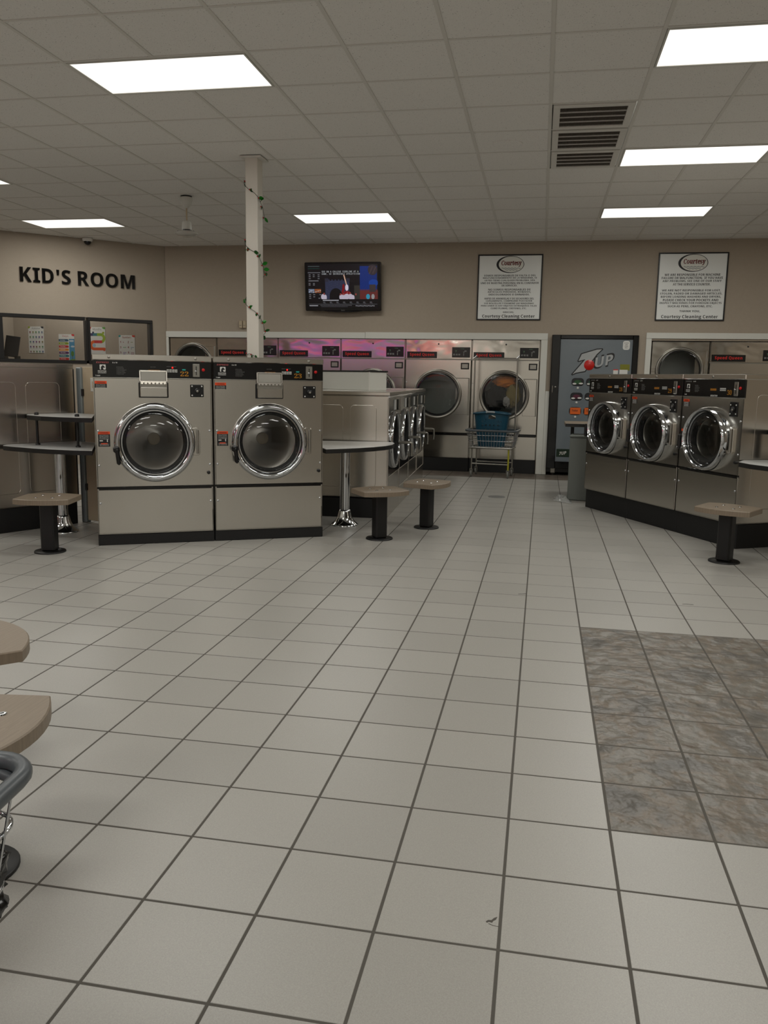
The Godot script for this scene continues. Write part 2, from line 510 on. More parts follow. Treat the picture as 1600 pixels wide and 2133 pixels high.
# ---------------------------------------------------------------- washers
func door(root: Node3D, c: Vector2, z: float, ro: float, ri: float, bulge: float, kind: String) -> void:
	var T := Transform3D(Basis.IDENTITY, Vector3(c.x, c.y, z))
	var ring := MB.new()
	ring.x = T
	var w := ro - ri
	ring.lathe([Vector2(ro, 0), Vector2(ro, bulge * 0.25), Vector2(ro - w * 0.10, bulge * 0.60), Vector2(ro - w * 0.28, bulge * 0.90), Vector2(ro - w * 0.48, bulge), Vector2(ro - w * 0.70, bulge * 0.88), Vector2(ro - w * 0.86, bulge * 0.6), Vector2(ri + 0.008, bulge * 0.45), Vector2(ri, bulge * 0.45), Vector2(ri, 0.0)], 56)
	var dr := part(root, "door", ring, M.chrome if kind != "dryer" else M.cast)
	dr.set_meta("label", "round chrome door ring")
	var gk := MB.new()
	gk.x = T
	var th := 0.052 if kind == "small" else 0.03
	gk.lathe([Vector2(ri + 0.002, bulge * 0.44), Vector2(ri - th * 0.7, bulge * 0.3), Vector2(ri - th, -0.02), Vector2(ri - 0.01, -0.09), Vector2(ri - 0.01, -0.11)], 48)
	part(dr, "gasket", gk, M.rubber)
	if kind == "small":
		var ir := MB.new()
		ir.x = T
		ir.lathe([Vector2(ri - th + 0.004, -0.01), Vector2(ri - th - 0.004, -0.006), Vector2(ri - th - 0.012, -0.02), Vector2(ri - th - 0.012, -0.10)], 48)
		part(dr, "inner_ring", ir, M.cast)
	var gb := MB.new()
	gb.x = T
	var p := []
	for i in 9:
		var a := i / 8.0
		p.append(Vector2((ri - (0.03 if kind == "slim" else 0.004)) * cos(a * PI / 2), (bulge * 0.40 if kind != "slim" else -0.05) + ({"large": 0.055, "small": 0.03, "slim": 0.004, "dryer": 0.006}[kind] as float) * sin(a * PI / 2)))
	gb.lathe(p, 48)
	part(dr, "glass", gb, M.tint)
	var dm := MB.new()
	dm.x = T
	if kind == "large":
		dm.lathe([Vector2(ri + 0.045, -0.10), Vector2(ri + 0.045, -0.42)], 48)
		dm.lathe([Vector2(ri + 0.045, -0.42), Vector2(ri - 0.02, -0.44), Vector2(0.05, -0.40)], 64)
		part(root, "drum", dm, M.drum)
		var hb := MB.new()
		hb.x = T
		hb.lathe([Vector2(0.052, -0.405), Vector2(0.052, -0.388), Vector2(0.046, -0.384), Vector2(0, -0.384)], 24)
		part(root, "drum_hub", hb, M.beige)
	elif kind == "small" or kind == "slim":
		dm.lathe([Vector2(ri - 0.01, -0.10), Vector2(ri + 0.03, -0.13), Vector2(ri + 0.03, -0.40), Vector2(ri - 0.03, -0.44), Vector2(0, -0.44)], 48)
		part(root, "drum", dm, M.drum)
		var holes := MB.new()
		holes.x = T
		for i in range(-7, 8):
			for j in range(-7, 8):
				var q := Vector2(i + (0.5 if j % 2 else 0.0), j * 0.87) * 0.028
				if q.length() < ri - 0.04:
					holes.disc(Vector3(q.x, q.y, -0.4405), 0.006, 0.002, 6)
		part(root, "drum_perforation", holes, M.black).set_meta("kind", "stuff")
		var rb := MB.new()
		for k in 3:
			var a := TAU * k / 3.0 + 0.5
			rb.x = T * Transform3D(Basis(Vector3(0, 0, 1), a), V0)
			rb.box(Vector3(ri + 0.005, 0, -0.27), Vector3(0.06, 0.035, 0.24), 0.01)
		part(root, "drum_rib", rb, M.drum)
	else:
		dm.lathe([Vector2(ri - 0.005, -0.10), Vector2(ri + 0.03, -0.12), Vector2(ri + 0.03, -0.55), Vector2(0, -0.55)], 40)
		part(root, "drum", dm, M.dryer_back)

func embossing(root: Node3D, side: float, w: float, y0: float, y1: float, d: float) -> void:
	for k in 2:
		var m := MB.new()
		m.x = Transform3D(Basis(Vector3(0, 1, 0), PI / 2), Vector3(side * w / 2, 0, -d * (0.30 + 0.40 * k)))
		m.tube(v3s(round_rect(-d * 0.155, y0, d * 0.155, y1, 0.04), 0), 0.0022, 6, true)
		part(root, "pressed_rib", m, M.steel_side)

func washer(label: String, group: String, at: Vector3, turn: float, d: Dictionary) -> Node3D:
	var o := thing("washing_machine", label, "washing machine", at, turn, group)
	var w: float = d.w
	var h: float = d.h
	var hw := w / 2.0 - 0.005
	var pl: float = d.plinth
	var dc := Vector2(0, d.door_y)
	var g0: float = d.groove
	var p0: float = d.panel0
	var p1: float = d.panel1
	part(o, "plinth", box(Vector3(-w / 2, 0, -d.depth + 0.02), Vector3(w / 2, pl - 0.001, d.get("plinth_out", -0.02)), 0.004), d.get("plinth_mat", M.plinth))
	part(o, "body", MB.new().case_(w - 0.012, pl, h - 0.002, d.depth), M.steel_side)
	part(o, "back_panel", box(Vector3(-hw, pl, -d.depth - 0.004), Vector3(hw, h - 0.045, -d.depth + 0.01), 0.002), M.plinth)
	part(o, "front_panel", MB.new().holed(-hw, g0 + 0.012, hw, p0, dc, d.ri - 0.012, -0.012, 0.0), M.steel)
	part(o, "lower_panel", box(Vector3(-hw, pl + 0.002, -0.012), Vector3(hw, g0 - 0.012, 0.0), 0.003), M.steel)
	var gm := MB.new()
	gm.bb(Vector3(-hw, g0 - 0.012, -0.012), Vector3(hw, g0 + 0.012, -0.008))
	gm.bb(Vector3(-hw, g0 - 0.004, -0.01), Vector3(hw, g0 + 0.013, 0.006), 0.003)
	part(o, "kick_rail", gm, M.gloss_black if d.get("dark_rail", true) else M.cast)
	part(o, "control_panel", box(Vector3(-hw, p0 + 0.004, -0.012), Vector3(hw, p1, 0.001), 0.002), M.panel_black)
	part(o, "panel_rail", box(Vector3(-hw, p0 - 0.003, -0.012), Vector3(hw, p0 + 0.005, 0.004), 0.002), M.cast)
	part(o, "top_cap", box(Vector3(-w / 2 + 0.002, p1, -d.depth), Vector3(w / 2 - 0.002, h, 0.008), 0.006), M.steel)
	for sx in d.get("cap_screws", [-0.36, 0.36]):
		var q := MB.new().disc(Vector3(sx * w, (p1 + h) / 2, 0.007), 0.011, 0.006)
		part(o, "screw", q, M.cast)
	for sx in [-1.0, 1.0]:
		for sy in [g0 + 0.45, g0 + 0.18, g0 - 0.12]:
			part(o, "screw", MB.new().disc(Vector3(sx * (hw - 0.022), sy, -0.001), 0.009, 0.006), M.chrome)
	# control panel marks
	var ph := p1 - p0
	var s: float = w / 0.905
	var z := 0.0012
	var yt := p1 - 0.018
	lettering(o, "series_lettering", [["EXPRESS", Vector3(-hw + 0.075 * s, yt, z), 0.012, 0.09 * s]], M.pink_ink if d.kind == "large" else M.grey_ink, FONT.bold, 0.3)
	lettering(o, "white_lettering", [["6 x 10", Vector3(-hw + 0.165 * s, yt, z), 0.010, 0.036 * s], ["DEXTER", Vector3(-hw + 0.07 * s, p0 + ph * 0.38, z), 0.010, 0.062 * s], ["LAUNDRY", Vector3(-hw + 0.07 * s, p0 + ph * 0.38 - 0.013, z), 0.007, 0.062 * s], [d.model, Vector3(-hw + 0.037 * s, p0 + ph * 0.10 + 0.004, z), 0.009, 0.034 * s]], M.white_ink, FONT.bold)
	var rows := []
	for k in 6:
		rows.append([["INSTRUCTIONS", "1 LOAD MACHINE", "2 ADD DETERGENT", "3 SELECT CYCLE", "4 INSERT COINS", "5 PRESS START"][k], Vector3(-hw + 0.175 * s, p1 - 0.052 - 0.0105 * k, z), 0.0062, [0.05, 0.055, 0.075, 0.06, 0.066, 0.055][k] * s])
	lettering(o, "instructions", rows, M.grey_ink, FONT.sans, 0.0, true)
	# white horse badge
	var bd := MB.new()
	var bc := Vector2(-hw + 0.075 * s, p0 + ph * 0.60)
	bd.plate(round_rect(bc.x - 0.022 * s, bc.y - 0.018, bc.x + 0.022 * s, bc.y + 0.02, 0.004), 0.001, 0.0018)
	var badge := part(o, "badge", bd, M.white_ink)
	var hs := MB.new()
	var hp := PackedVector2Array()
	for q in [[-0.012, -0.018], [-0.014, -0.006], [-0.010, 0.006], [-0.002, 0.013], [0.004, 0.017], [0.005, 0.012], [0.011, 0.008], [0.016, -0.001], [0.013, -0.006], [0.007, -0.003], [0.002, -0.004], [0.006, -0.018]]:
		hp.append(bc + Vector2(q[0] * s, q[1]))
	hs.plate(hp, 0.0018, 0.0024)
	part(badge, "horse_head", hs, M.black_ink)
	# lit figures, buttons, coin slide
	var am := MB.new()
	for k in 4:
		am.bb(Vector3((-0.035 + 0.022 * k) * s, p0 + ph * 0.38, 0.0), Vector3((-0.016 + 0.022 * k) * s, p0 + ph * 0.50, 0.002))
	part(o, "cycle_buttons", am, M.amber)
	var ds := MB.new()
	for k in 4:
		ds.bb(Vector3((0.104 + 0.021 * k) * s, p0 + ph * 0.38, 0.0), Vector3((0.121 + 0.021 * k) * s, p0 + ph * 0.54, 0.002))
	var disp := part(o, "price_display", ds, M.white_ink)
	lettering(disp, "digits", [["0 0 0 0", Vector3(0.145 * s, p0 + ph * 0.46, 0.0024), 0.013, 0.075 * s]], M.black_ink, FONT.bold)
	if d.kind == "large":
		part(o, "indicator_lamp", MB.new().disc(Vector3(0.148 * s, p0 + ph * 0.64, 0.0), 0.006, 0.004, 12), M.led)
		lettering(o, "heading_lettering", [["SELECTION", Vector3(0.0, p0 + ph * 0.66, z), 0.006, 0.04], ["INSERT AMOUNT", Vector3(0.14, p0 + ph * 0.70, z), 0.006, 0.075]], M.grey_ink, FONT.sans)
		part(o, "start_label", box(Vector3(0.222, p0 + ph * 0.50, 0), Vector3(0.248, p0 + ph * 0.57, 0.0015), 0.0), M.teal_ink)
	else:
		lettering(o, "maker_lettering", [["DEXTER", Vector3(0.02, p0 + ph * 0.08 + 0.003, z), 0.013, 0.085]], M.white_ink, FONT.bold, 0.25)
	lettering(o, "number", [[d.number, Vector3(0.238 * s, p0 + ph * 0.30, z), ph * 0.27, 0.062 * s]], M.gold, FONT.serif)
	var cs := MB.new().bb(Vector3(0.302 * s, p0 + ph * 0.12, 0), Vector3(0.358 * s, p0 + ph * 0.88, 0.008), 0.004)
	var coin := part(o, "coin_slide", cs, M.cast)
	part(coin, "slot", box(Vector3(0.327 * s, p0 + ph * 0.24, 0.006), Vector3(0.333 * s, p0 + ph * 0.74, 0.0095), 0.0), M.black)
	part(coin, "lever", MB.new().disc(Vector3(0.325 * s, p0 + ph * 0.46, 0.008), 0.007, 0.012), M.chrome)
	part(o, "stop_button", MB.new().disc(Vector3(0.385 * s, p0 + ph * 0.54, 0.001), 0.0125, 0.008), M.red)
	# cash box lock
	var lx0: float = (0.28 if d.kind == "large" else 0.225)
	var lx1: float = (0.385 if d.kind == "large" else 0.315)
	var lk := part(o, "cash_box_lock", box(Vector3(lx0, p0 - 0.14 if d.kind == "large" else p0 - 0.15, 0), Vector3(lx1, p0 - 0.042 if d.kind == "large" else p0 - 0.03, 0.008), 0.004), M.black)
	var lc := Vector2((lx0 + lx1) / 2, p0 - 0.091)
	part(lk, "lock_barrel", MB.new().disc(Vector3(lc.x, lc.y, 0.008), 0.022, 0.012), M.black)
	part(lk, "key_face", MB.new().disc(Vector3(lc.x + 0.003, lc.y - 0.003, 0.02), 0.009, 0.003), M.cast)
	for q in [[-1, -1], [1, -1], [-1, 1], [1, 1]]:
		part(lk, "screw", MB.new().disc(Vector3(lc.x + q[0] * (lx1 - lx0) * 0.36, lc.y + q[1] * 0.036, 0.007), 0.006, 0.003, 10), M.white_ink)
	# soap dispenser in front of the control panel
	if d.kind == "large":
		var y := p0 - 0.148
		part(o, "dispenser_frame", box(Vector3(-0.113, y, 0), Vector3(0.113, p0 - 0.03, 0.012), 0.004), M.black)
		part(o, "dispenser_box", box(Vector3(-0.102, y + 0.008, 0.006), Vector3(0.102, y + 0.082, 0.055), 0.004), M.steel)
		var wl := MB.new()
		wl.bb(Vector3(-0.102, y + 0.082, 0.045), Vector3(-0.096, y + 0.125, 0.055), 0.001)
		wl.bb(Vector3(0.096, y + 0.082, 0.045), Vector3(0.102, y + 0.125, 0.055), 0.001)
		wl.bb(Vector3(-0.102, y + 0.082, 0.008), Vector3(0.102, y + 0.12, 0.014), 0.001)
		part(o, "dispenser_throat", wl, M.cast)
		var ld := MB.new()
		ld.x = Transform3D(Basis(Vector3(1, 0, 0), -0.10), Vector3(0, y + 0.118, 0.016))
		var lp := MB.new()
		lp.x = ld.x
		lp.bb(Vector3(-0.094, 0.012, 0), Vector3(0.094, 0.084, 0.007), 0.002)
		ld.bb(Vector3(-0.106, 0, 0.006), Vector3(0.106, 0.012, 0.014), 0.002)
		ld.bb(Vector3(-0.106, 0.084, 0.006), Vector3(0.106, 0.094, 0.014), 0.002)
		ld.bb(Vector3(-0.106, 0, 0.006), Vector3(-0.094, 0.094, 0.014), 0.002)
		ld.bb(Vector3(0.094, 0, 0.006), Vector3(0.106, 0.094, 0.014), 0.002)
		for kx in 7: ld.bb(Vector3(-0.098 + kx * 0.029, -0.012, 0.002), Vector3(-0.076 + kx * 0.029, 0.002, 0.012), 0.002)
		var lid := part(o, "dispenser_lid", ld, M.steel)
		lid.set_meta("label", "raised steel lid of the soap dispenser")
		part(lid, "lid_panel", lp, M.cast)
	# warning stickers
	var stk := [[-hw + 0.012, p0 - 0.075, 0.088, 0.052]] if d.kind == "large" else [[-hw + 0.012, p0 - 0.085, 0.078, 0.062]]
	if d.kind == "large": stk.append([-hw + 0.022, p0 - 0.53, 0.088, 0.118])
	else: stk.append([-hw + 0.012, p0 - 0.36, 0.03, 0.075])
	for k in stk:
		var sb := part(o, "warning_sticker", box(Vector3(k[0], k[1], 0), Vector3(k[0] + k[2], k[1] + k[3], 0.001), 0.0), M.black_ink)
		var oh: float = minf(0.021, k[3] * 0.45)
		part(sb, "orange_band", box(Vector3(k[0], k[1] + k[3] - oh, 0.0008), Vector3(k[0] + k[2], k[1] + k[3], 0.0016), 0.0), M.orange)
		if k[2] > 0.05:
			lettering(sb, "black_lettering", [["! WARNING", Vector3(k[0] + k[2] / 2, k[1] + k[3] - oh / 2, 0.0018), 0.009, k[2] * 0.72]], M.black_ink, FONT.bold)
			var lr := []
			for q in int((k[3] - oh) / 0.010):
				if k[3] > 0.1 and q in [4, 5, 6]: continue
				lr.append([["READ ALL INSTRUCTIONS", "BEFORE LOADING", "KEEP CHILDREN AWAY", "DO NOT OPEN DOOR", "", "", "", "UNTIL DRUM STOPS", "SEE OPERATOR"][q % 9], Vector3(k[0] + k[2] / 2, k[1] + k[3] - oh - 0.008 - q * 0.010, 0.0014), 0.0055, k[2] * 0.78])
			lettering(sb, "white_lettering", lr, M.white_ink, FONT.sans)
			if k[3] > 0.1:
				part(sb, "orange_mark", box(Vector3(k[0] + 0.02, k[1] + 0.018, 0.0008), Vector3(k[0] + k[2] - 0.02, k[1] + 0.027, 0.0016), 0.0), M.orange)
				var ic := MB.new().bb(Vector3(k[0] + 0.01, k[1] + 0.042, 0.0008), Vector3(k[0] + 0.034, k[1] + 0.05, 0.0016))
				ic.bb(Vector3(k[0] + 0.064, k[1] + 0.036, 0.0008), Vector3(k[0] + 0.071, k[1] + 0.058, 0.0016))
				part(sb, "pictogram", ic, M.white_ink)
	door(o, dc, 0.0, d.ro, d.ri, d.bulge, d.kind)
	# hinge on the right, handle on the left
	var hx: float = d.ro
	var hg := MB.new()
	hg.plate(round_rect(hx - 0.03, d.door_y - 0.105, hx + 0.035, d.door_y + 0.115, 0.02), 0.0, 0.018, 0.003)
	var hinge := part(o, "hinge", hg, M.steel)
	var hb := MB.new()
	hb.tube([Vector3(hx + 0.016, d.door_y - 0.09, 0.026), Vector3(hx + 0.016, d.door_y + 0.10, 0.026)], 0.010, 10)
	part(hinge, "pin", hb, M.cast)
	var hd := MB.new()
	var bz: float = d.bulge
	if d.kind == "large":
		hd.x = Transform3D(Basis(Vector3(0, 0, 1), 0.10), Vector3(-hx * 0.925, d.door_y - 0.06, bz * 0.9))
		hd.box(Vector3(0, 0.01, 0.012), Vector3(0.05, 0.05, 0.04), 0.012)
		hd.box(Vector3(0.004, -0.045, 0.022), Vector3(0.032, 0.13, 0.03), 0.012)
	else:
		hd.box(Vector3(-hx - 0.005, d.door_y + 0.0, bz * 0.6), Vector3(0.07, 0.034, 0.03), 0.008)
		hd.box(Vector3(-hx - 0.035, d.door_y - 0.045, bz * 0.6 + 0.012), Vector3(0.032, 0.135, 0.034), 0.012)
	part(o, "handle", hd, M.black)
	part(o, "door_lock", MB.new().disc(Vector3(hw - 0.035, g0 + 0.115, 0), 0.014, 0.02), M.black)
	if d.has("emboss"):
		for sd in d.emboss:
			embossing(o, sd, w - 0.012, pl + 0.12, p1 - 0.12, d.depth)
	return o

# narrow black-fronted washers of the aisle row
func slim_washer(label: String, at: Vector3, turn: float, emboss: bool) -> void:
	var o := thing("slim_washing_machine", label, "washing machine", at, turn, "black-fronted washers along the aisle")
	var w := 0.826
	var hw := w / 2.0 - 0.004
	part(o, "plinth", box(Vector3(-w / 2, 0, -0.80), Vector3(w / 2, 0.19, -0.07)), M.plinth)
	part(o, "base_panel", box(Vector3(-hw, 0.0, -0.068), Vector3(hw, 0.40, -0.004), 0.003), M.steel)
	part(o, "body", MB.new().case_(w - 0.004, 0.20, 1.185, 0.82), M.steel_side)
	part(o, "back_panel", box(Vector3(-hw, 0.2, -0.824), Vector3(hw, 1.18, -0.81), 0.002), M.plinth)
	part(o, "top_cap", box(Vector3(-w / 2 + 0.001, 1.185, -0.83), Vector3(w / 2 - 0.001, 1.222, 0.012), 0.005), M.steel_side)
	part(o, "cap_rail", box(Vector3(-w / 2 + 0.001, 1.165, -0.012), Vector3(w / 2 - 0.001, 1.184, 0.016), 0.004), M.chrome)
	part(o, "front_panel", MB.new().holed(-hw, 0.41, hw, 1.165, Vector2(-0.03, 0.745), 0.225, -0.012, 0.0), M.gloss_black)
	part(o, "edge_trim", box(Vector3(-hw - 0.002, 0.20, -0.02), Vector3(-hw + 0.012, 1.165, 0.004), 0.004), M.steel)
	part(o, "price_window", box(Vector3(-0.06, 1.04, 0), Vector3(0.06, 1.14, 0.006), 0.003), M.laminate)
	part(o, "coin_slide", box(Vector3(0.22, 1.03, 0), Vector3(0.28, 1.14, 0.02), 0.006), M.cast)
	part(o, "cash_box", box(Vector3(0.31, 0.84, 0), Vector3(0.37, 0.98, 0.016), 0.006), M.cast)
	door(o, Vector2(-0.03, 0.745), 0.0, 0.285, 0.248, 0.035, "slim")
	var hd := MB.new()
	hd.tube([Vector3(0.20, 0.70, 0.02), Vector3(0.20, 0.70, 0.13), Vector3(0.205, 0.695, 0.15), Vector3(0.21, 0.62, 0.155), Vector3(0.215, 0.56, 0.15)], 0.015, 10)
	part(o, "handle", hd, M.cast)
	if emboss:
		embossing(o, -1.0, w - 0.004, 0.30, 1.09, 0.82)

# ---------------------------------------------------------------- dryers
func nameplate(o: Node3D, c: Vector3) -> void:
	var np := part(o, "nameplate", box(c - Vector3(0.222, 0.047, 0), c + Vector3(0.222, 0.047, 0.006), 0.003), M.panel_black)
	lettering(np, "red_lettering", [["Speed Queen", c + Vector3(0, 0.0, 0.0064), 0.058, 0.36]], M.red_ink, FONT.bold)
func dryer_controls(o: Node3D, c: Vector3) -> void:
	var cp := part(o, "control_panel", box(c - Vector3(0.132, 0.074, 0), c + Vector3(0.132, 0.074, 0.006), 0.003), M.panel_black)
	for k in 3:
		part(cp, "button", box(c + Vector3(-0.115 + 0.038 * k, -0.045, 0.005), c + Vector3(-0.087 + 0.038 * k, -0.020, 0.0075), 0.001), M.grey_ink)
	for k in [[0.03, -0.005, 0.05, 0.012], [0.048, 0.010, 0.08, 0.028], [0.032, -0.05, 0.044, -0.012]]:
		part(cp, "symbol", box(c + Vector3(k[0], k[1], 0.005), c + Vector3(k[2], k[3], 0.0072), 0.0), M.grey_ink)
	lettering(cp, "green_lettering", [["?", c + Vector3(-0.075, 0.015, 0.0064), 0.03, 0.02], ["SPEED", c + Vector3(0.02, 0.052, 0.0064), 0.009, 0.05]], mat(Color(0.35, 0.50, 0.38), 0.5), FONT.bold)
func dryer(label: String, x0: float, x1: float) -> Node3D:
	var o := thing("tumble_dryer", label, "dryer", Vector3((x0 + x1) / 2, 0, -12.235), 0, "single-drum dryers in the back wall")
	var w := x1 - x0
	var hw := w / 2 - 0.004
	part(o, "plinth", box(Vector3(-hw, 0, -0.8), Vector3(hw, 0.2, -0.01)), M.plinth)
	part(o, "body", MB.new().case_(w - 0.004, 0.2, 1.925, 0.9), M.dryer_steel)
	part(o, "back_panel", box(Vector3(-hw, 0.2, -0.905), Vector3(hw, 1.92, -0.89), 0.002), M.dryer_steel)
	part(o, "lower_panel", box(Vector3(-hw, 0.205, -0.012), Vector3(hw, 0.535, 0.0), 0.003), M.dryer_steel)
	part(o, "dark_rail", box(Vector3(-hw, 0.538, -0.012), Vector3(hw, 0.572, 0.006), 0.003), M.gloss_black)
	part(o, "front_panel", MB.new().holed(-hw, 0.575, hw, 1.632, Vector2(0, 1.135), 0.31, -0.012, 0.0), M.dryer_steel)
	part(o, "top_panel", box(Vector3(-hw, 1.645, -0.012), Vector3(hw, 1.92, 0.0), 0.003), M.mirror_steel)
	part(o, "top_rail", box(Vector3(-hw, 1.633, -0.012), Vector3(hw, 1.644, 0.004), 0.002), M.cast)
	part(o, "lock", MB.new().disc(Vector3(0, 1.862, 0), 0.012, 0.006), M.black)
	nameplate(o, Vector3(-0.243, 1.703, 0))
	dryer_controls(o, Vector3(0.333, 1.744, 0))
	var cb := part(o, "coin_box", box(Vector3(0.335, 1.50, 0), Vector3(0.457, 1.595, 0.008), 0.004), M.black)
	part(cb, "coin_plate", box(Vector3(0.352, 1.516, 0.007), Vector3(0.44, 1.579, 0.012), 0.003), M.cast)
	# door leaf: rectangle to the right of the ring
	var lf := MB.new()
	lf.plate(PackedVector2Array([Vector2(0.27, 0.84), Vector2(0.462, 0.84), Vector2(0.462, 1.372), Vector2(0.27, 1.372)]), 0.0, 0.010, 0.003)
	part(o, "door_leaf", lf, M.dryer_steel)
	part(o, "leaf_edge", box(Vector3(0.452, 0.835, 0.0), Vector3(0.470, 1.376, 0.022), 0.004), M.cast)
	part(o, "leaf_top_edge", box(Vector3(0.25, 1.366, 0.0), Vector3(0.462, 1.376, 0.016), 0.003), M.cast)
	door(o, Vector2(0, 1.135), 0.012, 0.362, 0.32, 0.03, "dryer")
	for y in [0.86, 1.30]:
		part(o, "screw", MB.new().disc(Vector3(-hw + 0.02, y, 0), 0.008, 0.005), M.chrome)
	return o
func stacked_dryer(label: String, x0: float, x1: float) -> Node3D:
	var o := thing("stacked_dryer", label, "dryer", Vector3((x0 + x1) / 2, 0, -12.235), 0, "two-door stacked dryers in the back wall")
	var w := x1 - x0
	var hw := w / 2 - 0.004
	part(o, "plinth", box(Vector3(-hw, 0, -0.8), Vector3(hw, 0.12, -0.01)), M.plinth)
	part(o, "body", MB.new().case_(w - 0.004, 0.12, 1.925, 0.9), M.dryer_steel)
	part(o, "back_panel", box(Vector3(-hw, 0.2, -0.905), Vector3(hw, 1.92, -0.89), 0.002), M.dryer_steel)
	for k in 2:
		var y: float = [0.56, 1.525][k]
		part(o, "front_panel", MB.new().holed(-hw, [0.13, 1.145][k], hw, [0.98, 1.92][k], Vector2(0, y), 0.27, -0.012, 0.0), M.mirror_steel)
		var lf := MB.new()
		lf.plate(PackedVector2Array([Vector2(0.2, y - 0.24), Vector2(0.352, y - 0.24), Vector2(0.352, y + 0.27), Vector2(0.2, y + 0.27)]), 0.0, 0.010, 0.003)
		part(o, "door_leaf", lf, M.mirror_steel)
		part(o, "leaf_edge", box(Vector3(0.344, y - 0.245, 0.0), Vector3(0.360, y + 0.275, 0.02), 0.004), M.cast)
		door(o, Vector2(0, y), 0.012, 0.325, 0.285, 0.03, "dryer")
	part(o, "control_strip", box(Vector3(-hw, 0.99, -0.012), Vector3(hw, 1.135, 0.0), 0.003), M.dryer_steel)
	nameplate(o, Vector3(-0.12, 1.06, 0))
	return o

# ---------------------------------------------------------------- stools and tables
func seat_outline() -> PackedVector2Array:
	var p := PackedVector2Array()
	for i in 11:
		var a := -1.0 + 0.2 * i
		p.append(Vector2(0.205 * a, 0.14 + 0.055 * (1.0 - a * a)))
	for i in 11:
		var a := 1.0 - 0.2 * i
		p.append(Vector2(0.205 * a, -0.14 - 0.055 * (1.0 - a * a)))
	return p
func stool(label: String, at: Vector3, turn: float) -> void:
	var o := thing("stool", label, "stool", at, turn, "fixed stools with tan seats")
	part(o, "seat", MB.new().prism(seat_outline(), 0.385, 0.425, 0.004), M.wood)
	part(o, "mounting_plate", MB.new().bb(Vector3(-0.12, 0.375, -0.09), Vector3(0.12, 0.385, 0.09), 0.002), M.paint_black)
	part(o, "post", MB.new().bb(Vector3(-0.052, 0.01, -0.052), Vector3(0.052, 0.376, 0.052), 0.012), M.paint_black)
	part(o, "foot", MB.new().cyl(V0, 0.115, 0.0, 0.012, 32, 0.004), M.paint_black)
	for q in [[-0.062, -0.07], [0.062, -0.07], [-0.062, 0.07], [0.062, 0.07]]:
		part(o, "bolt", MB.new().turned([Vector2(0.013, 0.424), Vector2(0.012, 0.428), Vector2(0.005, 0.429), Vector2(0, 0.427)], Vector3(q[0], 0, q[1]), 12), M.chrome)
func table_top(o: Node3D, called: String, p: PackedVector2Array, y: float) -> void:
	part(o, called, MB.new().prism(p, y - 0.004, y, 0.001), M.laminate)
	part(o, called + "_edge", MB.new().prism(p, y - 0.04, y - 0.004), M.edge_black)
func pedestal(o: Node3D, c: Vector3, h: float) -> void:
	part(o, "post", MB.new().cyl(c, 0.046, 0.12, h, 24), M.chrome)
	part(o, "foot", MB.new().turned([Vector2(0.128, 0.0), Vector2(0.128, 0.008), Vector2(0.115, 0.016), Vector2(0.085, 0.045), Vector2(0.066, 0.085), Vector2(0.056, 0.13), Vector2(0.05, 0.145), Vector2(0.046, 0.146)], c, 32), M.chrome)
	part(o, "bracket", MB.new().bb(c + Vector3(-0.13, h - 0.02, -0.03), c + Vector3(0.13, h, 0.03), 0.002), M.paint_black)
func pts(a: Array) -> PackedVector2Array:
	var p := PackedVector2Array()
	for k in a: p.append(Vector2(k[0], k[1]))
	return p

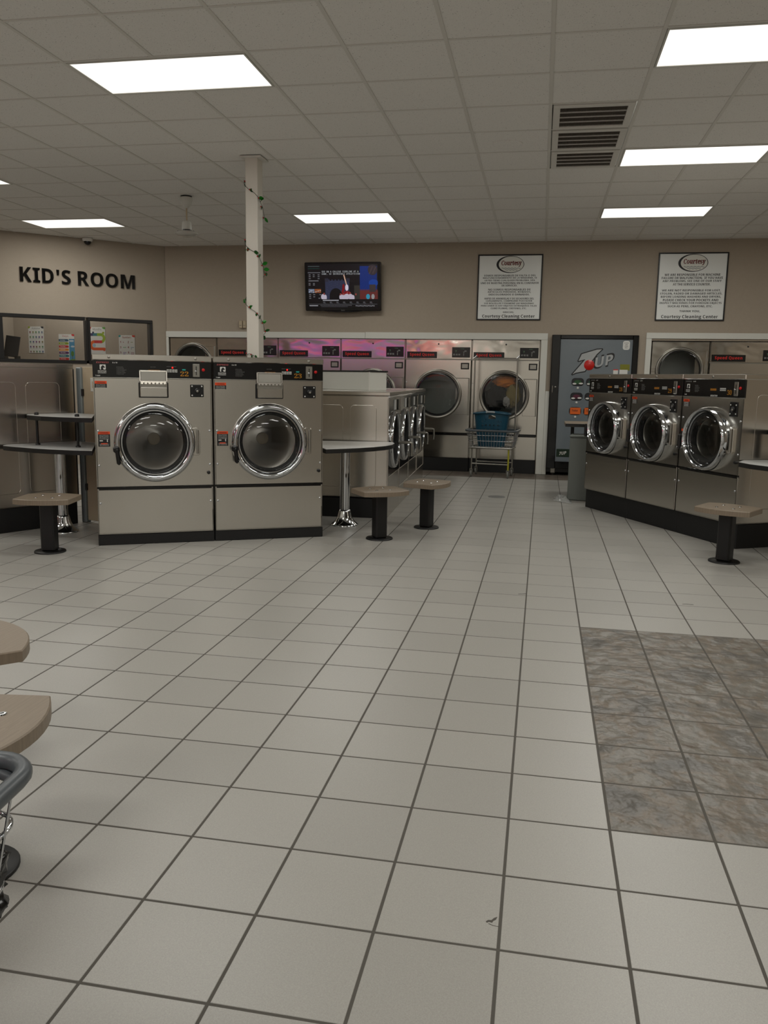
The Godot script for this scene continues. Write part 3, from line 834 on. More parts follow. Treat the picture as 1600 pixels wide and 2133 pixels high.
# ---------------------------------------------------------------- carts
func wire_cart(o: Node3D, w: float, dp: float, y0: float, y1: float, taper: float, step: float, inset := 0.0, frame := 1.0) -> void:
	var hw := w / 2
	var hd := dp / 2
	var rim := []
	for q in round_rect(-hw, -hd, hw, hd, 0.07, 6): rim.append(Vector3(q.x, y1, q.y))
	part(o, "bumper", MB.new().tube(rim, 0.016, 10, true), M.cart_rim)
	for k in 3:
		var f := [0.28, 0.62, 1.0][k] as float
		var s := 1.0 - inset - taper * f
		var loop := []
		for q in round_rect(-hw * s, -hd * s, hw * s, hd * s, 0.06, 5): loop.append(Vector3(q.x, lerpf(y1, y0, f), q.y))
		part(o, "hoop_wire", MB.new().tube(loop, 0.0045, 6, true), M.chrome)
	var s1 := 1.0 - inset - taper
	for sd in 4:
		var along := w if sd < 2 else dp
		var cnt := int(along / step)
		var mb := MB.new()
		for i in range(1, cnt):
			var a := (float(i) / cnt - 0.5) * (along - 0.05)
			var sg := -1.0 if sd % 2 == 0 else 1.0
			var top := Vector3(a, y1, sg * hd) if sd < 2 else Vector3(sg * hw, y1, a)
			mb.tube([top, Vector3(top.x * s1, y0, top.z * s1)], 0.0026, 5)
		part(o, "side_wires", mb, M.chrome)
	var bm := MB.new()
	for i in range(1, 12):
		var a := (i / 12.0 - 0.5) * w * s1
		bm.tube([Vector3(a, y0, -hd * s1), Vector3(a, y0, hd * s1)], 0.0026, 5)
	part(o, "bottom_wires", bm, M.chrome)
	if true:
		s1 *= frame
		part(o, "base_frame", MB.new().tube([Vector3(-hw * s1, y0 - 0.012, -hd * s1), Vector3(hw * s1, y0 - 0.012, -hd * s1), Vector3(hw * s1, y0 - 0.012, hd * s1), Vector3(-hw * s1, y0 - 0.012, hd * s1)], 0.012, 8, true), M.cast)
		for sx in [-1.0, 1.0]:
			for sz in [-1.0, 1.0]:
				var c := Vector3(sx * hw * s1 * 0.88, 0, sz * hd * s1 * 0.9)
				part(o, "leg", MB.new().tube([c + Vector3(0, y0 - 0.01, 0), c + Vector3(0, 0.11, 0)], 0.012, 8), M.cast if not (sx > 0 and sz > 0) else M.yellow)
				var ca := part(o, "caster", MB.new().bb(c + Vector3(-0.022, 0.055, -0.02), c + Vector3(-0.016, 0.115, 0.02), 0.001).bb(c + Vector3(0.016, 0.055, -0.02), c + Vector3(0.022, 0.115, 0.02), 0.001).bb(c + Vector3(-0.022, 0.105, -0.02), c + Vector3(0.022, 0.115, 0.02), 0.001), M.cast)
				var wm := MB.new()
				wm.x = Transform3D(Basis(Vector3(0, 1, 0), PI / 2), c + Vector3(-0.012, 0.05, 0))
				wm.lathe([Vector2(0.03, 0), Vector2(0.044, 0.001), Vector2(0.05, 0.006), Vector2(0.05, 0.018), Vector2(0.044, 0.023), Vector2(0.03, 0.024), Vector2(0, 0.024)], 20)
				part(ca, "wheel", wm, M.wheel)
		for sz in [-1.0, 1.0]:
			part(o, "stretcher", MB.new().tube([Vector3(-hw * s1 * 0.88, 0.19, sz * hd * s1 * 0.9), Vector3(hw * s1 * 0.88, 0.19, sz * hd * s1 * 0.9)], 0.010, 8), M.cast)

# ---------------------------------------------------------------- lights
func ceiling_light(x0: float, z0: float, label: String, energy: float, y := 3.288) -> void:
	var o := thing("ceiling_light", label, "ceiling light", Vector3(x0 + 0.6096, y, z0 - 0.3048), 0, "recessed ceiling light panels")
	var w := 0.594
	var d := 0.288
	var f := MB.new()
	f.bb(Vector3(-w, -0.004, -d), Vector3(w, 0.012, -d + 0.012), 0.001)
	f.bb(Vector3(-w, -0.004, d - 0.012), Vector3(w, 0.012, d), 0.001)
	f.bb(Vector3(-w, -0.004, -d + 0.012), Vector3(-w + 0.012, 0.012, d - 0.012), 0.001)
	f.bb(Vector3(w - 0.012, -0.004, -d + 0.012), Vector3(w, 0.012, d - 0.012), 0.001)
	part(o, "frame", f, M.white)
	part(o, "diffuser", box(Vector3(-w + 0.012, 0.001, -d + 0.012), Vector3(w - 0.012, 0.008, d - 0.012), 0.0), M.lamp)
	var l := AreaLight3D.new()
	l.name = "light"
	l.area_size = Vector2(1.16, 0.55)
	l.light_color = Color(1.0, 0.995, 0.97)
	l.light_energy = energy
	l.area_range = 30.0
	l.area_attenuation = 2.0
	l.shadow_enabled = true
	l.rotation.x = -PI / 2
	l.position.y = -0.006
	o.add_child(l)

func _ready() -> void:
	rng.seed = 7
	# ---- camera
	var cam := Camera3D.new()
	cam.name = "camera"
	cam.projection = Camera3D.PROJECTION_PERSPECTIVE
	cam.fov = 2.0 * rad_to_deg(atan(1066.5 / 1712.286))
	cam.near = 0.05
	cam.far = 60.0
	add_child(cam)
	cam.transform = Transform3D(Basis.from_euler(Vector3(-0.16066, 0.18395, 0.01673), EULER_ORDER_YXZ), Vector3(0, 1.345, 0))
	cam.current = true
	# ---- environment: a closed room at night
	var we := WorldEnvironment.new()
	we.name = "world_environment"
	var env := Environment.new()
	env.background_mode = Environment.BG_COLOR
	env.background_color = Color(0.01, 0.01, 0.012)
	env.tonemap_mode = Environment.TONE_MAPPER_LINEAR
	env.tonemap_exposure = 1.0
	env.sdfgi_enabled = true
	env.ssao_enabled = true
	env.ssil_enabled = true
	we.environment = env
	add_child(we)
	# ---- recessed light panels of the ceiling grid
	make_materials()
	M.lamp = glow(Color(1.0, 0.985, 0.96), 1.2)
	M.cart_rim = mat(Color(0.29, 0.31, 0.325), 0.35)
	M.wheel = mat(Color(0.42, 0.42, 0.40), 0.6)
	M.yellow = mat(Color(0.60, 0.58, 0.12), 0.5)
	var LE := 2.2
	var gx := func(i: int) -> float: return -0.0226 + i * 0.6096
	var gz := func(r: int) -> float: return -5.1146 - r * 0.6096
	var panels := [
		[-5, 0, "recessed ceiling light panel over the open floor before washers 22 and 23"],
		[1, 0, "recessed ceiling light panel over the dark slate floor tiles"],
		[1, 4, "recessed ceiling light panel touching the row of air return grilles"],
		[1, 8, "recessed ceiling light panel nearest the soda machine"],
		[-5, 8, "recessed ceiling light panel nearest the wall television"],
		[-11, 8, "recessed ceiling light panel nearest the dome camera"],
		[-11, 4, "recessed ceiling light panel between the dome camera light and the left wall"]]
	for k in panels: ceiling_light(gx.call(k[0]), gz.call(k[1]), k[2], LE)
	for k in [[-11, 0], [-5, -4], [1, -4], [-11, -4], [-5, -8], [1, -8], [-11, -8], [-5, -12], [1, -12], [7, 0], [7, 4], [7, -4], [7, 8]]:
		ceiling_light(gx.call(k[0]), gz.call(k[1]), "recessed ceiling light panel outside the view of the photograph", LE)
	build_shell(cam, gx, gz, panels)
	build_back_wall()
	build_kids_room()
	build_washers()
	build_tables()
	build_carts()
	build_ceiling_things(gx, gz)
	build_garland()

# ---------------------------------------------------------------- room shell
func in_view(cam: Camera3D, p: Vector3, slack := 0.06) -> bool:
	var q := cam.transform.affine_inverse() * p
	if q.z > -0.2: return false
	var u := 0.5 + q.x / -q.z * 1712.286 / 1600.0
	var w := 0.5 - q.y / -q.z * 1712.286 / 2133.0
	return u > -slack and u < 1.0 + slack and w > -slack and w < 1.0 + slack

func build_shell(cam: Camera3D, gx: Callable, gz: Callable, panels: Array) -> void:
	var H := 3.288
	# floor: dark mortar bed with square tiles standing proud of it
	var S := 0.3049
	var fl := Node3D.new()
	fl.name = "floor"
	add_child(fl)
	fl.set_meta("kind", "structure")
	fl.rotation.y = -0.00264
	part(fl, "mortar_bed", box(Vector3(-9.3, -0.12, -13.2), Vector3(5.2, -0.0013, 3.2), 0.0), M.grout)
	var fx := 0.8566 * S
	var fz := -14.90119 * S
	var base := MB.new()
	base.bb(Vector3(-S / 2 + 0.004, -0.01, -S / 2 + 0.004), Vector3(S / 2 - 0.004, 0.0, S / 2 - 0.004), 0.001)
	var tm := base.mesh()
	var cells := []
	for i in range(-31, 16):
		for j in range(-25, 26):
			var c := Vector3(fx + (i + 0.5) * S, 0, fz + (j + 0.5) * S)
			if c.z < -12.2 - S * 0.3 or c.x < -9.1 or c.x > 5.1 or c.z > 3.1: continue
			var dark := i >= 0 and j >= 0 and j < 7
			var border := c.z < -11.45 and not (i == -4 and c.z > -11.7)
			var hidden := Geometry2D.is_point_in_polygon(Vector2(c.x, c.z), PackedVector2Array([Vector2(-3.5, -6.15), Vector2(-1.9, -6.95), Vector2(-1.6, -7.8), Vector2(-1.7, -12), Vector2(-8, -12), Vector2(-4.3, -6.6)]))
			var seen := in_view(cam, fl.transform * c) and not hidden
			cells.append({"c": c, "d": c.distance_to(Vector3(0, 1.3, 0)) + (0.0 if seen else 1000.0), "k": 1 if dark else (2 if border else 0), "t": posmod(i * 7 + j * 13 + i * j, 3)})
	cells.sort_custom(func(a, b): return a.d < b.d)
	var rest := [MB.new(), MB.new(), MB.new()]
	for q in cells.size():
		var k: Dictionary = cells[q]
		var m: Material = M.tile[k.t] if k.k == 0 else (M.slate if k.k == 1 else M.border_tile)
		if q < 299 and k.d < 900.0:
			part(fl, ["tile", "slate_tile", "border_tile"][k.k], tm, m, k.c)
		else:
			var r: MB = rest[k.k]
			r.bb(k.c + Vector3(-S / 2 + 0.004, -0.01, -S / 2 + 0.004), k.c + Vector3(S / 2 - 0.004, 0, S / 2 - 0.004), 0.0)
	for q in 3:
		if rest[q].v.size() > 0:
			part(fl, ["far_tiles", "far_slate_tiles", "far_border_tiles"][q], rest[q], [M.tile[0], M.slate, M.border_tile][q]).set_meta("kind", "stuff")
	# chips in the glaze beside the joints
	var chip := MB.new()
	chip.prism(pts([[-0.080, -1.898], [-0.074, -1.905], [-0.066, -1.906], [-0.060, -1.916], [-0.052, -1.922], [-0.055, -1.910], [-0.061, -1.904], [-0.064, -1.896], [-0.072, -1.898], [-0.077, -1.893]]), 0.0, 0.0004)
	chip.prism(pts([[-0.072, -1.892], [-0.060, -1.886], [-0.047, -1.8855], [-0.047, -1.884], [-0.061, -1.8845], [-0.073, -1.890]]), 0.0, 0.0004)
	chip.prism(pts([[-0.095, -5.175], [-0.07, -5.182], [-0.045, -5.198], [-0.045, -5.212], [-0.07, -5.192], [-0.095, -5.185]]), 0.0, 0.0004)
	chip.prism(pts([[0.905, -5.186], [0.93, -5.192], [0.975, -5.187], [0.97, -5.198], [0.93, -5.202], [0.91, -5.195]]), 0.0, 0.0004)
	part(fl, "chipped_glaze", chip, M.grout)
	# floor cleanout
	part(fl, "drain_cover", MB.new().cyl(Vector3(-0.476, 0, -9.618), 0.10, -0.005, 0.004, 28, 0.002), M.grey_ink)
	# ceiling: suspended grid, one board in each cell
	var ce := Node3D.new()
	ce.name = "ceiling"
	add_child(ce)
	ce.set_meta("kind", "structure")
	part(ce, "slab", box(Vector3(-9.3, H + 0.46, -13.4), Vector3(5.2, H + 0.6, 3.2), 0.0), M.white)
	var G := 0.6096
	var bm := MB.new().bb(Vector3(-G / 2 + 0.006, 0.004, -G / 2 + 0.006), Vector3(G / 2 - 0.006, 0.018, G / 2 - 0.006), 0.002).mesh()
	var used := {}
	var allp := []
	for k in panels: allp.append([k[0], k[1]])
	allp.append_array([[-11, 0], [-5, -4], [1, -4], [-11, -4], [-5, -8], [1, -8], [-11, -8], [-5, -12], [1, -12], [7, 0], [7, 4], [7, -4], [7, 8]])
	for k in allp:
		used[Vector2i(k[0], k[1])] = true
		used[Vector2i(k[0] + 1, k[1])] = true
	for r in [2, 3, 4]: used[Vector2i(0, r)] = true
	var back := MB.new()
	for i in range(-15, 9):
		for r in range(-14, 14):
			if used.has(Vector2i(i, r)): continue
			var c := Vector3(gx.call(i) + G / 2, H, gz.call(r) - G / 2)
			if in_view(cam, c, 0.04) and c.z > -12.3:
				part(ce, "ceiling_board", bm, M.board, c)
			else:
				back.bb(c + Vector3(-G / 2 + 0.006, 0.004, -G / 2 + 0.006), c + Vector3(G / 2 - 0.006, 0.018, G / 2 - 0.006), 0.0)
	part(ce, "boards_out_of_view", back, M.board).set_meta("kind", "stuff")
	for i in range(-15, 10):
		var z0 := 3.1
		for r in range(-14, 15):
			var crossed := allp.has([i - 1, r])
			if r == 14 or crossed:
				var z1: float = -13.1 if r == 14 else gz.call(r) + 0.012
				part(ce, "main_runner", box(Vector3(gx.call(i) - 0.012, H - 0.001, z1), Vector3(gx.call(i) + 0.012, H + 0.004, z0), 0.001), M.tbar)
				z0 = gz.call(r + 1) - 0.012
	for r in range(-13, 13):
		part(ce, "cross_tee", box(Vector3(-9.2, H, gz.call(r) - 0.010), Vector3(5.1, H + 0.004, gz.call(r) + 0.010), 0.001), M.tbar)
	# outer walls
	struct("wall_left", box(Vector3(-9.2, 0, -13.1), Vector3(-9.0, H + 0.46, 3.1), 0.0), M.paint)
	struct("wall_right", box(Vector3(5.0, 0, -13.1), Vector3(5.2, H + 0.46, 3.1), 0.0), M.paint)
	struct("wall_front", box(Vector3(-9.2, 0, 3.0), Vector3(5.2, H + 0.46, 3.2), 0.0), M.front_paint)
	# neon tubes added out of view to give the polished dryer tops red reflections
	var ne := thing("added_neon", "unseen red and blue neon tubes added for the dryer tops to mirror", "added neon light", Vector3(0, 0, 2.93))
	part(ne, "red_tube", MB.new().tube([Vector3(-8.6, 2.66, 0), Vector3(-2.6, 2.66, 0)], 0.035, 10), glow(Color(1.0, 0.10, 0.08), 2.8))
	part(ne, "blue_tube", MB.new().tube([Vector3(-8.6, 2.42, 0), Vector3(-4.4, 2.42, 0)], 0.035, 10), glow(Color(0.30, 0.26, 1.0), 1.7))
	for k in 6:
		part(ne, "clip", box(Vector3(-8.4 + 1.1 * k, 2.40, 0.0), Vector3(-8.36 + 1.1 * k, 2.68, 0.06), 0.003), M.black)

func build_back_wall() -> void:
	var Z := -12.22
	var H := 3.748
	var w := MB.new()
	var slab := func(x0, x1, y0, y1): w.bb(Vector3(x0, y0, Z - 0.12), Vector3(x1, y1, Z), 0.0)
	slab.call(-5.76, 5.0, 2.005, H)
	slab.call(-5.80, -5.73, 0.0, 2.005)
	slab.call(-5.73, -0.03, 1.93, 2.005)
	slab.call(-0.03, 0.128, 0.0, 2.005)
	slab.call(1.318, 1.49, 0.0, 2.005)
	slab.call(1.49, 5.0, 1.935, 2.005)
	struct("wall_back", w, M.paint)
	# service space behind the dryers
	struct("wall_service", box(Vector3(-5.8, 0, -13.35), Vector3(5.2, H, -13.2), 0.0), M.paint)
	# white casings
	var tr := func(k, a, b): struct("trim_%d" % k, box(a, b, 0.004), M.white)
	tr.call(1, Vector3(-5.765, 1.93, Z), Vector3(-2.60, 2.02, Z + 0.022))
	tr.call(2, Vector3(-2.597, 1.93, Z), Vector3(0.067, 2.024, Z + 0.022))
	tr.call(3, Vector3(-0.025, 0.0, Z), Vector3(0.067, 1.93, Z + 0.020))
	tr.call(4, Vector3(0.067, 0.0, Z), Vector3(0.126, 1.207, Z + 0.014))
	tr.call(5, Vector3(-5.765, 0.0, Z), Vector3(-5.725, 1.93, Z + 0.020))
	tr.call(6, Vector3(1.417, 1.96, Z), Vector3(5.0, 2.041, Z + 0.022))
	tr.call(7, Vector3(1.417, 0.0, Z), Vector3(1.493, 1.96, Z + 0.020))
	# dryers
	stacked_dryer("stacked dryer with two round doors, at the kid's room end", -5.724, -4.946)
	var ds := ["stainless dryer beside the stacked dryer below the beige wall boxes", "stainless dryer with red reflections behind the decorated post", "stainless dryer below the television, behind the white plumbing cover", "stainless dryer with empty dark round window beside the laundry-filled dryer", "stainless dryer with orange and black laundry behind its round window"]
	var xs := [-4.944, -3.958, -2.975, -1.993, -1.011, -0.030]
	for k in 5: dryer(ds[k], xs[k], xs[k + 1])
	stacked_dryer("stacked dryer with swirling reflections, beside the soda machine", 1.50, 2.28)
	dryer("stainless dryer right beside the stacked dryer, under the English sign", 2.282, 3.262)
	dryer("stainless dryer at the right end of the back wall", 3.264, 4.244)
	struct("trim_8", box(Vector3(4.25, 0, Z - 0.1), Vector3(5.0, 1.935, Z + 0.0), 0.0), M.white)
	# laundry in the last dryer
	laundry("orange_laundry", "orange cloth tumbled at the top of the dryer window", Vector3(-0.525, 1.335, -12.33), Vector3(0.155, 0.08, 0.05), Color(0.86, 0.50, 0.10), 3)
	laundry("black_laundry", "black clothing heaped behind the dryer window", Vector3(-0.64, 1.10, -12.335), Vector3(0.135, 0.19, 0.055), Color(0.02, 0.02, 0.024), 5)
	laundry("yellow_laundry", "pale yellow cloth beside black clothing in the dryer", Vector3(-0.395, 1.15, -12.345), Vector3(0.10, 0.17, 0.055), Color(0.56, 0.50, 0.30), 9)
	laundry("white_laundry", "small white cloth in front of the yellow one in dryer", Vector3(-0.49, 1.04, -12.305), Vector3(0.05, 0.07, 0.03), Color(0.62, 0.62, 0.60), 12)
	# beige boxes on the wall beside the post
	for k in 2:
		var b := thing("wall_box", ["wide beige wall box beside the post", "narrow beige wall box next to the wide one"][k], "wall box", Vector3([-4.535, -4.475][k], 2.127, Z), 0, "beige wall boxes")
		var bw := [0.026, 0.024][k] as float
		part(b, "cover", box(Vector3(-bw, -0.055, 0), Vector3(bw, 0.055, 0.045), 0.006), M.beige)
		part(b, "slot", box(Vector3(-bw * 0.6, -0.02, 0.044), Vector3(bw * 0.6, -0.012, 0.047), 0.001), M.grey_ink)
	build_signs(Z)
	build_tv(Z)
	build_vending(Z)

# closed crumpled surface with smooth normals from a grid of points round c
func crumple(m: MB, P: Callable, U: int, W: int, c: Vector3) -> void:
	var q := []
	var nn := []
	for i in W + 1:
		for j in U: q.append(P.call(i, j))
	for i in W + 1:
		for j in U:
			var du: Vector3 = q[i * U + (j + 1) % U] - q[i * U + (j + U - 1) % U]
			var dv: Vector3 = q[mini(i + 1, W) * U + j] - q[maxi(i - 1, 0) * U + j]
			var g := du.cross(dv)
			var o: Vector3 = q[i * U + j] - c
			if g.length() < 1e-9: g = o
			if g.dot(o) < 0.0: g = -g
			nn.append(g.normalized())
	for i in W:
		for j in U:
			var a := i * U + j
			var b := i * U + (j + 1) % U
			var d := (i + 1) * U + j
			var e := (i + 1) * U + (j + 1) % U
			m.tri(q[a], q[b], q[e], nn[a], nn[b], nn[e])
			m.tri(q[a], q[e], q[d], nn[a], nn[e], nn[d])

func laundry(called: String, label: String, c: Vector3, s: Vector3, col: Color, sd: int) -> void:
	var f := FastNoiseLite.new()
	f.seed = sd
	f.frequency = 1.1
	f.fractal_octaves = 3
	var m := MB.new()
	var U := 28
	var W := 18
	var P := func(i: int, j: int) -> Vector3:
		var th := PI * i / W
		var ph := TAU * j / U
		var d := Vector3(sin(th) * cos(ph), cos(th), sin(th) * sin(ph))
		return c + d * s * (1.0 + 0.38 * f.get_noise_3dv(d * 1.6) + 0.12 * absf(f.get_noise_3dv(d * 5.0)))
	crumple(m, P, U, W, c)
	var q := part(self, called, m, mat(col, 0.9))
	tag(q, label, "laundry", "laundry in the dryer")

# ---------------------------------------------------------------- notice signs
func build_signs(Z: float) -> void:
	var es := [["SOMOS RESPONSABLES DE FALTA O DEL", .0, .83], ["MALFUNCIONAMIENTO DE LA MAQUINA. SI", .0, .865], ["USTED TIENE CUALQUIER PROBLEMA, VEA", 0, .81], ["UNO DE NUESTRA PERSONAL EN EL CONTADOR", 0, .935], ["DE SERVICIO.", 0, .25], null, ["NO SOMOS RESPONSABLES DE", 0, .68], ["ARTICULOS PERDIDOS, ROBADOS,", 0, .70], ["DESCOLORADOS O DANADOS.", 0, .66], null, ["ANTES DE ARANDELAS Y DE SECADORES DEL", 0, .80], ["CARGAMENTO, COMPRUEBE POR FAVOR", 0, .75], ["SUS BOLSILLOS Y EXAMINE LAS MAQUINAS", 0, .80], ["PARA SABER SI HAY OBJETOS EXTRANJEROS TALES", 0, .90], ["COMO PLUMAS, CREYONES, ETC.", 0, .58], "h", ["GRACIAS,", 0, .18]]
	var en := [["WE ARE RESPONSIBLE FOR MACHINE", 0, .83], ["FAILURE OR MALFUNCTION.  IF YOU HAVE", 0, .91], ["ANY PROBLEMS, SEE ONE OF OUR STAFF", 0, .88], ["AT THE SERVICE COUNTER.", 0, .56], null, ["WE ARE NOT RESPONSIBLE FOR LOST,", 0, .88], ["STOLEN, FADED OR DAMAGED ARTICLES.", 0, .93], ["BEFORE LOADING WASHERS AND DRYERS,", 0, .90], ["PLEASE CHECK YOUR POCKETS AND", 0, .83], ["INSPECT MACHINES FOR FOREIGN OBJECTS", 0, .93], ["SUCH AS PENS, CRAYONS, ETC.", 0, .67], "h", ["THANK YOU,", 0, .31]]
	for k in 2:
		var c := Vector3([-0.506, 1.968][k], 2.66, Z)
		var o := thing("notice_sign", ["white notice sign in Spanish with black frame on wall", "white notice sign in English with black frame on wall"][k], "sign", c, 0, "framed notice signs on the back wall")
		part(o, "board", box(Vector3(-0.452, -0.452, 0), Vector3(0.452, 0.452, 0.012), 0.0), mat(Color(0.88, 0.89, 0.88), 0.35))
		var f := MB.new()
		for q in [[-0.456, -0.456, 0.456, -0.438], [-0.456, 0.438, 0.456, 0.456], [-0.456, -0.438, -0.438, 0.438], [0.438, -0.438, 0.456, 0.438]]:
			f.bb(Vector3(q[0], q[1], 0), Vector3(q[2], q[3], 0.02), 0.002)
		part(o, "frame", f, M.black)
		# oval emblem: black crescent round a pale oval
		var em := MB.new()
		em.plate(arc_pts(Vector2(0, 0.318), 0.195, 0.118, 0, TAU * 0.98, 48), 0.012, 0.0128)
		var oval := part(o, "emblem", em, M.black_ink)
		var wi := MB.new()
		wi.plate(arc_pts(Vector2(0.012, 0.318), 0.174, 0.109, 0, TAU * 0.98, 48), 0.0128, 0.0134)
		part(oval, "oval_field", wi, mat(Color(0.84, 0.84, 0.81), 0.4))
		lettering(oval, "shadow_lettering", [["Courtesy", Vector3(0.018, 0.327, 0.0138), 0.085, 0.285]], M.black_ink, FONT.script, 0.12)
		lettering(oval, "red_lettering", [["Courtesy", Vector3(0.014, 0.330, 0.0144), 0.082, 0.28]], mat(Color(0.45, 0.06, 0.06), 0.5), FONT.script, 0.12)
		var wv := MB.new()
		for row in 2:
			var p := []
			var n := [24, 16][row] as int
			for i in n + 1:
				p.append(Vector3(0.014 + (float(i) / n - 0.5) * [0.27, 0.18][row], 0.265 - row * 0.023 + 0.006 * sin(i * TAU / 4.0), 0.0136))
			wv.tube(p, 0.003, 5)
		part(oval, "wave_lines", wv, mat(Color(0.16, 0.28, 0.34), 0.5))
		var rows := []
		var y := [0.165, 0.161][k] as float
		var stp := [0.0345, 0.0425][k] as float
		var st := SurfaceTool.new()
		for r in ([es, en][k] as Array):
			if r == null:
				y -= stp * [0.62, 0.95][k]
				continue
			if r is String:
				y -= stp * 0.55
				continue
			rows.append([r[0], Vector3(0, y, 0.0124), stp * 0.72, r[2] * 0.876])
			y -= stp
		lettering(o, "notice_lettering", rows, M.black_ink, FONT.bold)
		lettering(o, "name_lettering", [["Courtesy Cleaning Center", Vector3(0, -0.405, 0.0124), 0.060, 0.745]], M.black_ink, FONT.bold)

# ---------------------------------------------------------------- television
func build_tv(Z: float) -> void:
	var o := thing("television", "black wall television showing a sports broadcast above the dryers", "television", Vector3(-2.915, 2.665, Z), 0.0)
	part(o, "bracket", box(Vector3(-0.15, -0.12, 0), Vector3(0.15, 0.12, 0.08), 0.005), M.black)
	var tilt := Basis(Vector3(1, 0, 0), 0.11)
	var cs := MB.new()
	cs.x = Transform3D(tilt, Vector3(0, 0, 0.15))
	cs.plate(round_rect(-0.57, -0.345, 0.57, 0.345, 0.018, 4), -0.05, 0.012, 0.006)
	var ch := MB.new()
	cs.plate(pts([[-0.30, -0.345], [0.30, -0.345], [0.22, -0.357], [0.1, -0.364], [-0.1, -0.364], [-0.22, -0.357]]), -0.03, 0.012, 0.003)
	part(o, "cabinet", cs, M.gloss_black)
	# broadcast picture
	var W := 512
	var Hh := 300
	var im := Image.create_empty(W, Hh, true, Image.FORMAT_RGB8)
	im.fill(Color(0.012, 0.013, 0.02))
	rect(im, 4, 12, 84, 4, Color(0.25, 0.3, 0.3))
	rect(im, 4, 26, 84, 6, Color(0.05, 0.16, 0.14))
	rect(im, 2, 54, 92, 6, Color(0.33, 0.33, 0.35))
	for k in [[8, 68], [38, 68], [74, 68], [8, 80], [38, 80], [74, 80], [8, 94], [74, 94], [6, 128], [38, 128], [6, 138], [38, 138], [8, 205], [38, 205], [84, 205], [8, 217], [38, 220], [8, 230], [76, 230], [10, 262], [42, 262]]:
		rect(im, k[0], k[1], 14, 7, Color(0.34, 0.34, 0.35))
	rect(im, 6, 110, 74, 6, Color(0.4, 0.4, 0.42))
	rect(im, 8, 245, 70, 6, Color(0.4, 0.4, 0.42))
	rect(im, 4, 170, 44, 26, Color(0.42, 0.47, 0.55))
	rect(im, 50, 170, 46, 26, Color(0.55, 0.30, 0.14))
	for q in 14: dot(im, Vector2(8 + q * 6.4, 180 + (q * 5) % 13), Vector2(3, 5), Color(0.62, 0.6, 0.58) if q % 2 else Color(0.2, 0.16, 0.2))
	# blue backdrop and castle walls
	rect(im, 382, 14, 124, 168, Color(0.01, 0.13, 0.38))
	dot(im, Vector2(480, 128), Vector2(34, 24), Color(0.02, 0.20, 0.50))
	dot(im, Vector2(474, 40), Vector2(34, 36), Color(0.16, 0.13, 0.15))
	for q in 20: dot(im, Vector2(450 + (q * 37) % 48, 16 + (q * 23) % 50), Vector2(4, 3), Color(0.28, 0.22, 0.22))
	rect(im, 128, 112, 176, 128, Color(0.14, 0.16, 0.24))
	for q in 60: rect(im, 130 + (q * 53) % 170, 114 + (q * 31) % 120, 9, 2, Color(0.20, 0.22, 0.31))
	for q in 6: rect(im, 150 + q * 24, 104, 11, 12, Color(0.14, 0.16, 0.24))
	rect(im, 126, 96, 26, 24, Color(0.13, 0.13, 0.18))
	rect(im, 282, 96, 26, 24, Color(0.13, 0.13, 0.18))
	dot(im, Vector2(206, 214), Vector2(46, 50), Color(0.008, 0.008, 0.012))
	rect(im, 160, 214, 92, 30, Color(0.008, 0.008, 0.012))
	rect(im, 376, 180, 136, 60, Color(0.33, 0.13, 0.12))
	for q in 9: rect(im, 380 + q * 15, 172, 8, 10, Color(0.33, 0.13, 0.12))
	rect(im, 452, 140, 44, 50, Color(0.19, 0.16, 0.16))
	rect(im, 340, 145, 42, 95, Color(0.16, 0.15, 0.13))
	# a lifted figure and the crowd under it
	for q in 24: dot(im, Vector2(266 + q * 0.9, 75 + q * 3.2), Vector2(4.5, 4), Color(0.72, 0.58, 0.50))
	dot(im, Vector2(286, 160), Vector2(12, 22), Color(0.75, 0.72, 0.78))
	for q in [[262, 160, 9, 26], [256, 190, 8, 22], [285, 198, 20, 16], [300, 205, 14, 20]]: dot(im, Vector2(q[0], q[1]), Vector2(q[2], q[3]), Color(0.42, 0.03, 0.06))
	for q in [[245, 226, 15], [262, 228, 12], [285, 222, 20], [312, 222, 16], [330, 230, 12], [110, 224, 15], [128, 228, 10]]: dot(im, Vector2(q[0], q[1]), Vector2(q[2], 20), Color(0.66, 0.63, 0.68))
	for q in [[240, 206], [262, 205], [290, 196], [310, 198], [118, 202], [352, 206]]: dot(im, Vector2(q[0], q[1]), Vector2(6, 7), Color(0.5, 0.22, 0.2))
	dot(im, Vector2(440, 222), Vector2(14, 18), Color(0.15, 0.5, 0.6))
	dot(im, Vector2(476, 222), Vector2(12, 18), Color(0.5, 0.5, 0.5))
	rect(im, 0, 240, 512, 60, Color(0.008, 0.009, 0.012))
	rect(im, 108, 244, 118, 8, Color(0.5, 0.5, 0.52))
	for q in 8:
		rect(im, 110 + q * 49, 258, 16, 6, Color(0.32, 0.32, 0.33))
		rect(im, 112 + q * 49, 266, 20, 4, Color(0.22, 0.22, 0.24))
	rect(im, 4, 274, 504, 2, Color(0.35, 0.36, 0.38))
	rect(im, 8, 282, 64, 7, Color(0.5, 0.5, 0.52))
	for q in 26: rect(im, 90 + q * 9, 281, 6, 4, Color(0.36, 0.36, 0.38))
	for q in 22: rect(im, 96 + q * 9, 290, 6, 4, Color(0.30, 0.30, 0.32))
	for q in 14: rect(im, 350 + q * 10, 282 + (q % 3), 7, 7, Color(0.46, 0.46, 0.48))
	im.generate_mipmaps()
	var sm := StandardMaterial3D.new()
	sm.albedo_color = Color(0.01, 0.01, 0.01)
	sm.roughness = 0.3
	sm.emission_enabled = true
	sm.emission = Color.WHITE
	sm.emission_energy_multiplier = 1.0
	sm.emission_operator = BaseMaterial3D.EMISSION_OP_MULTIPLY
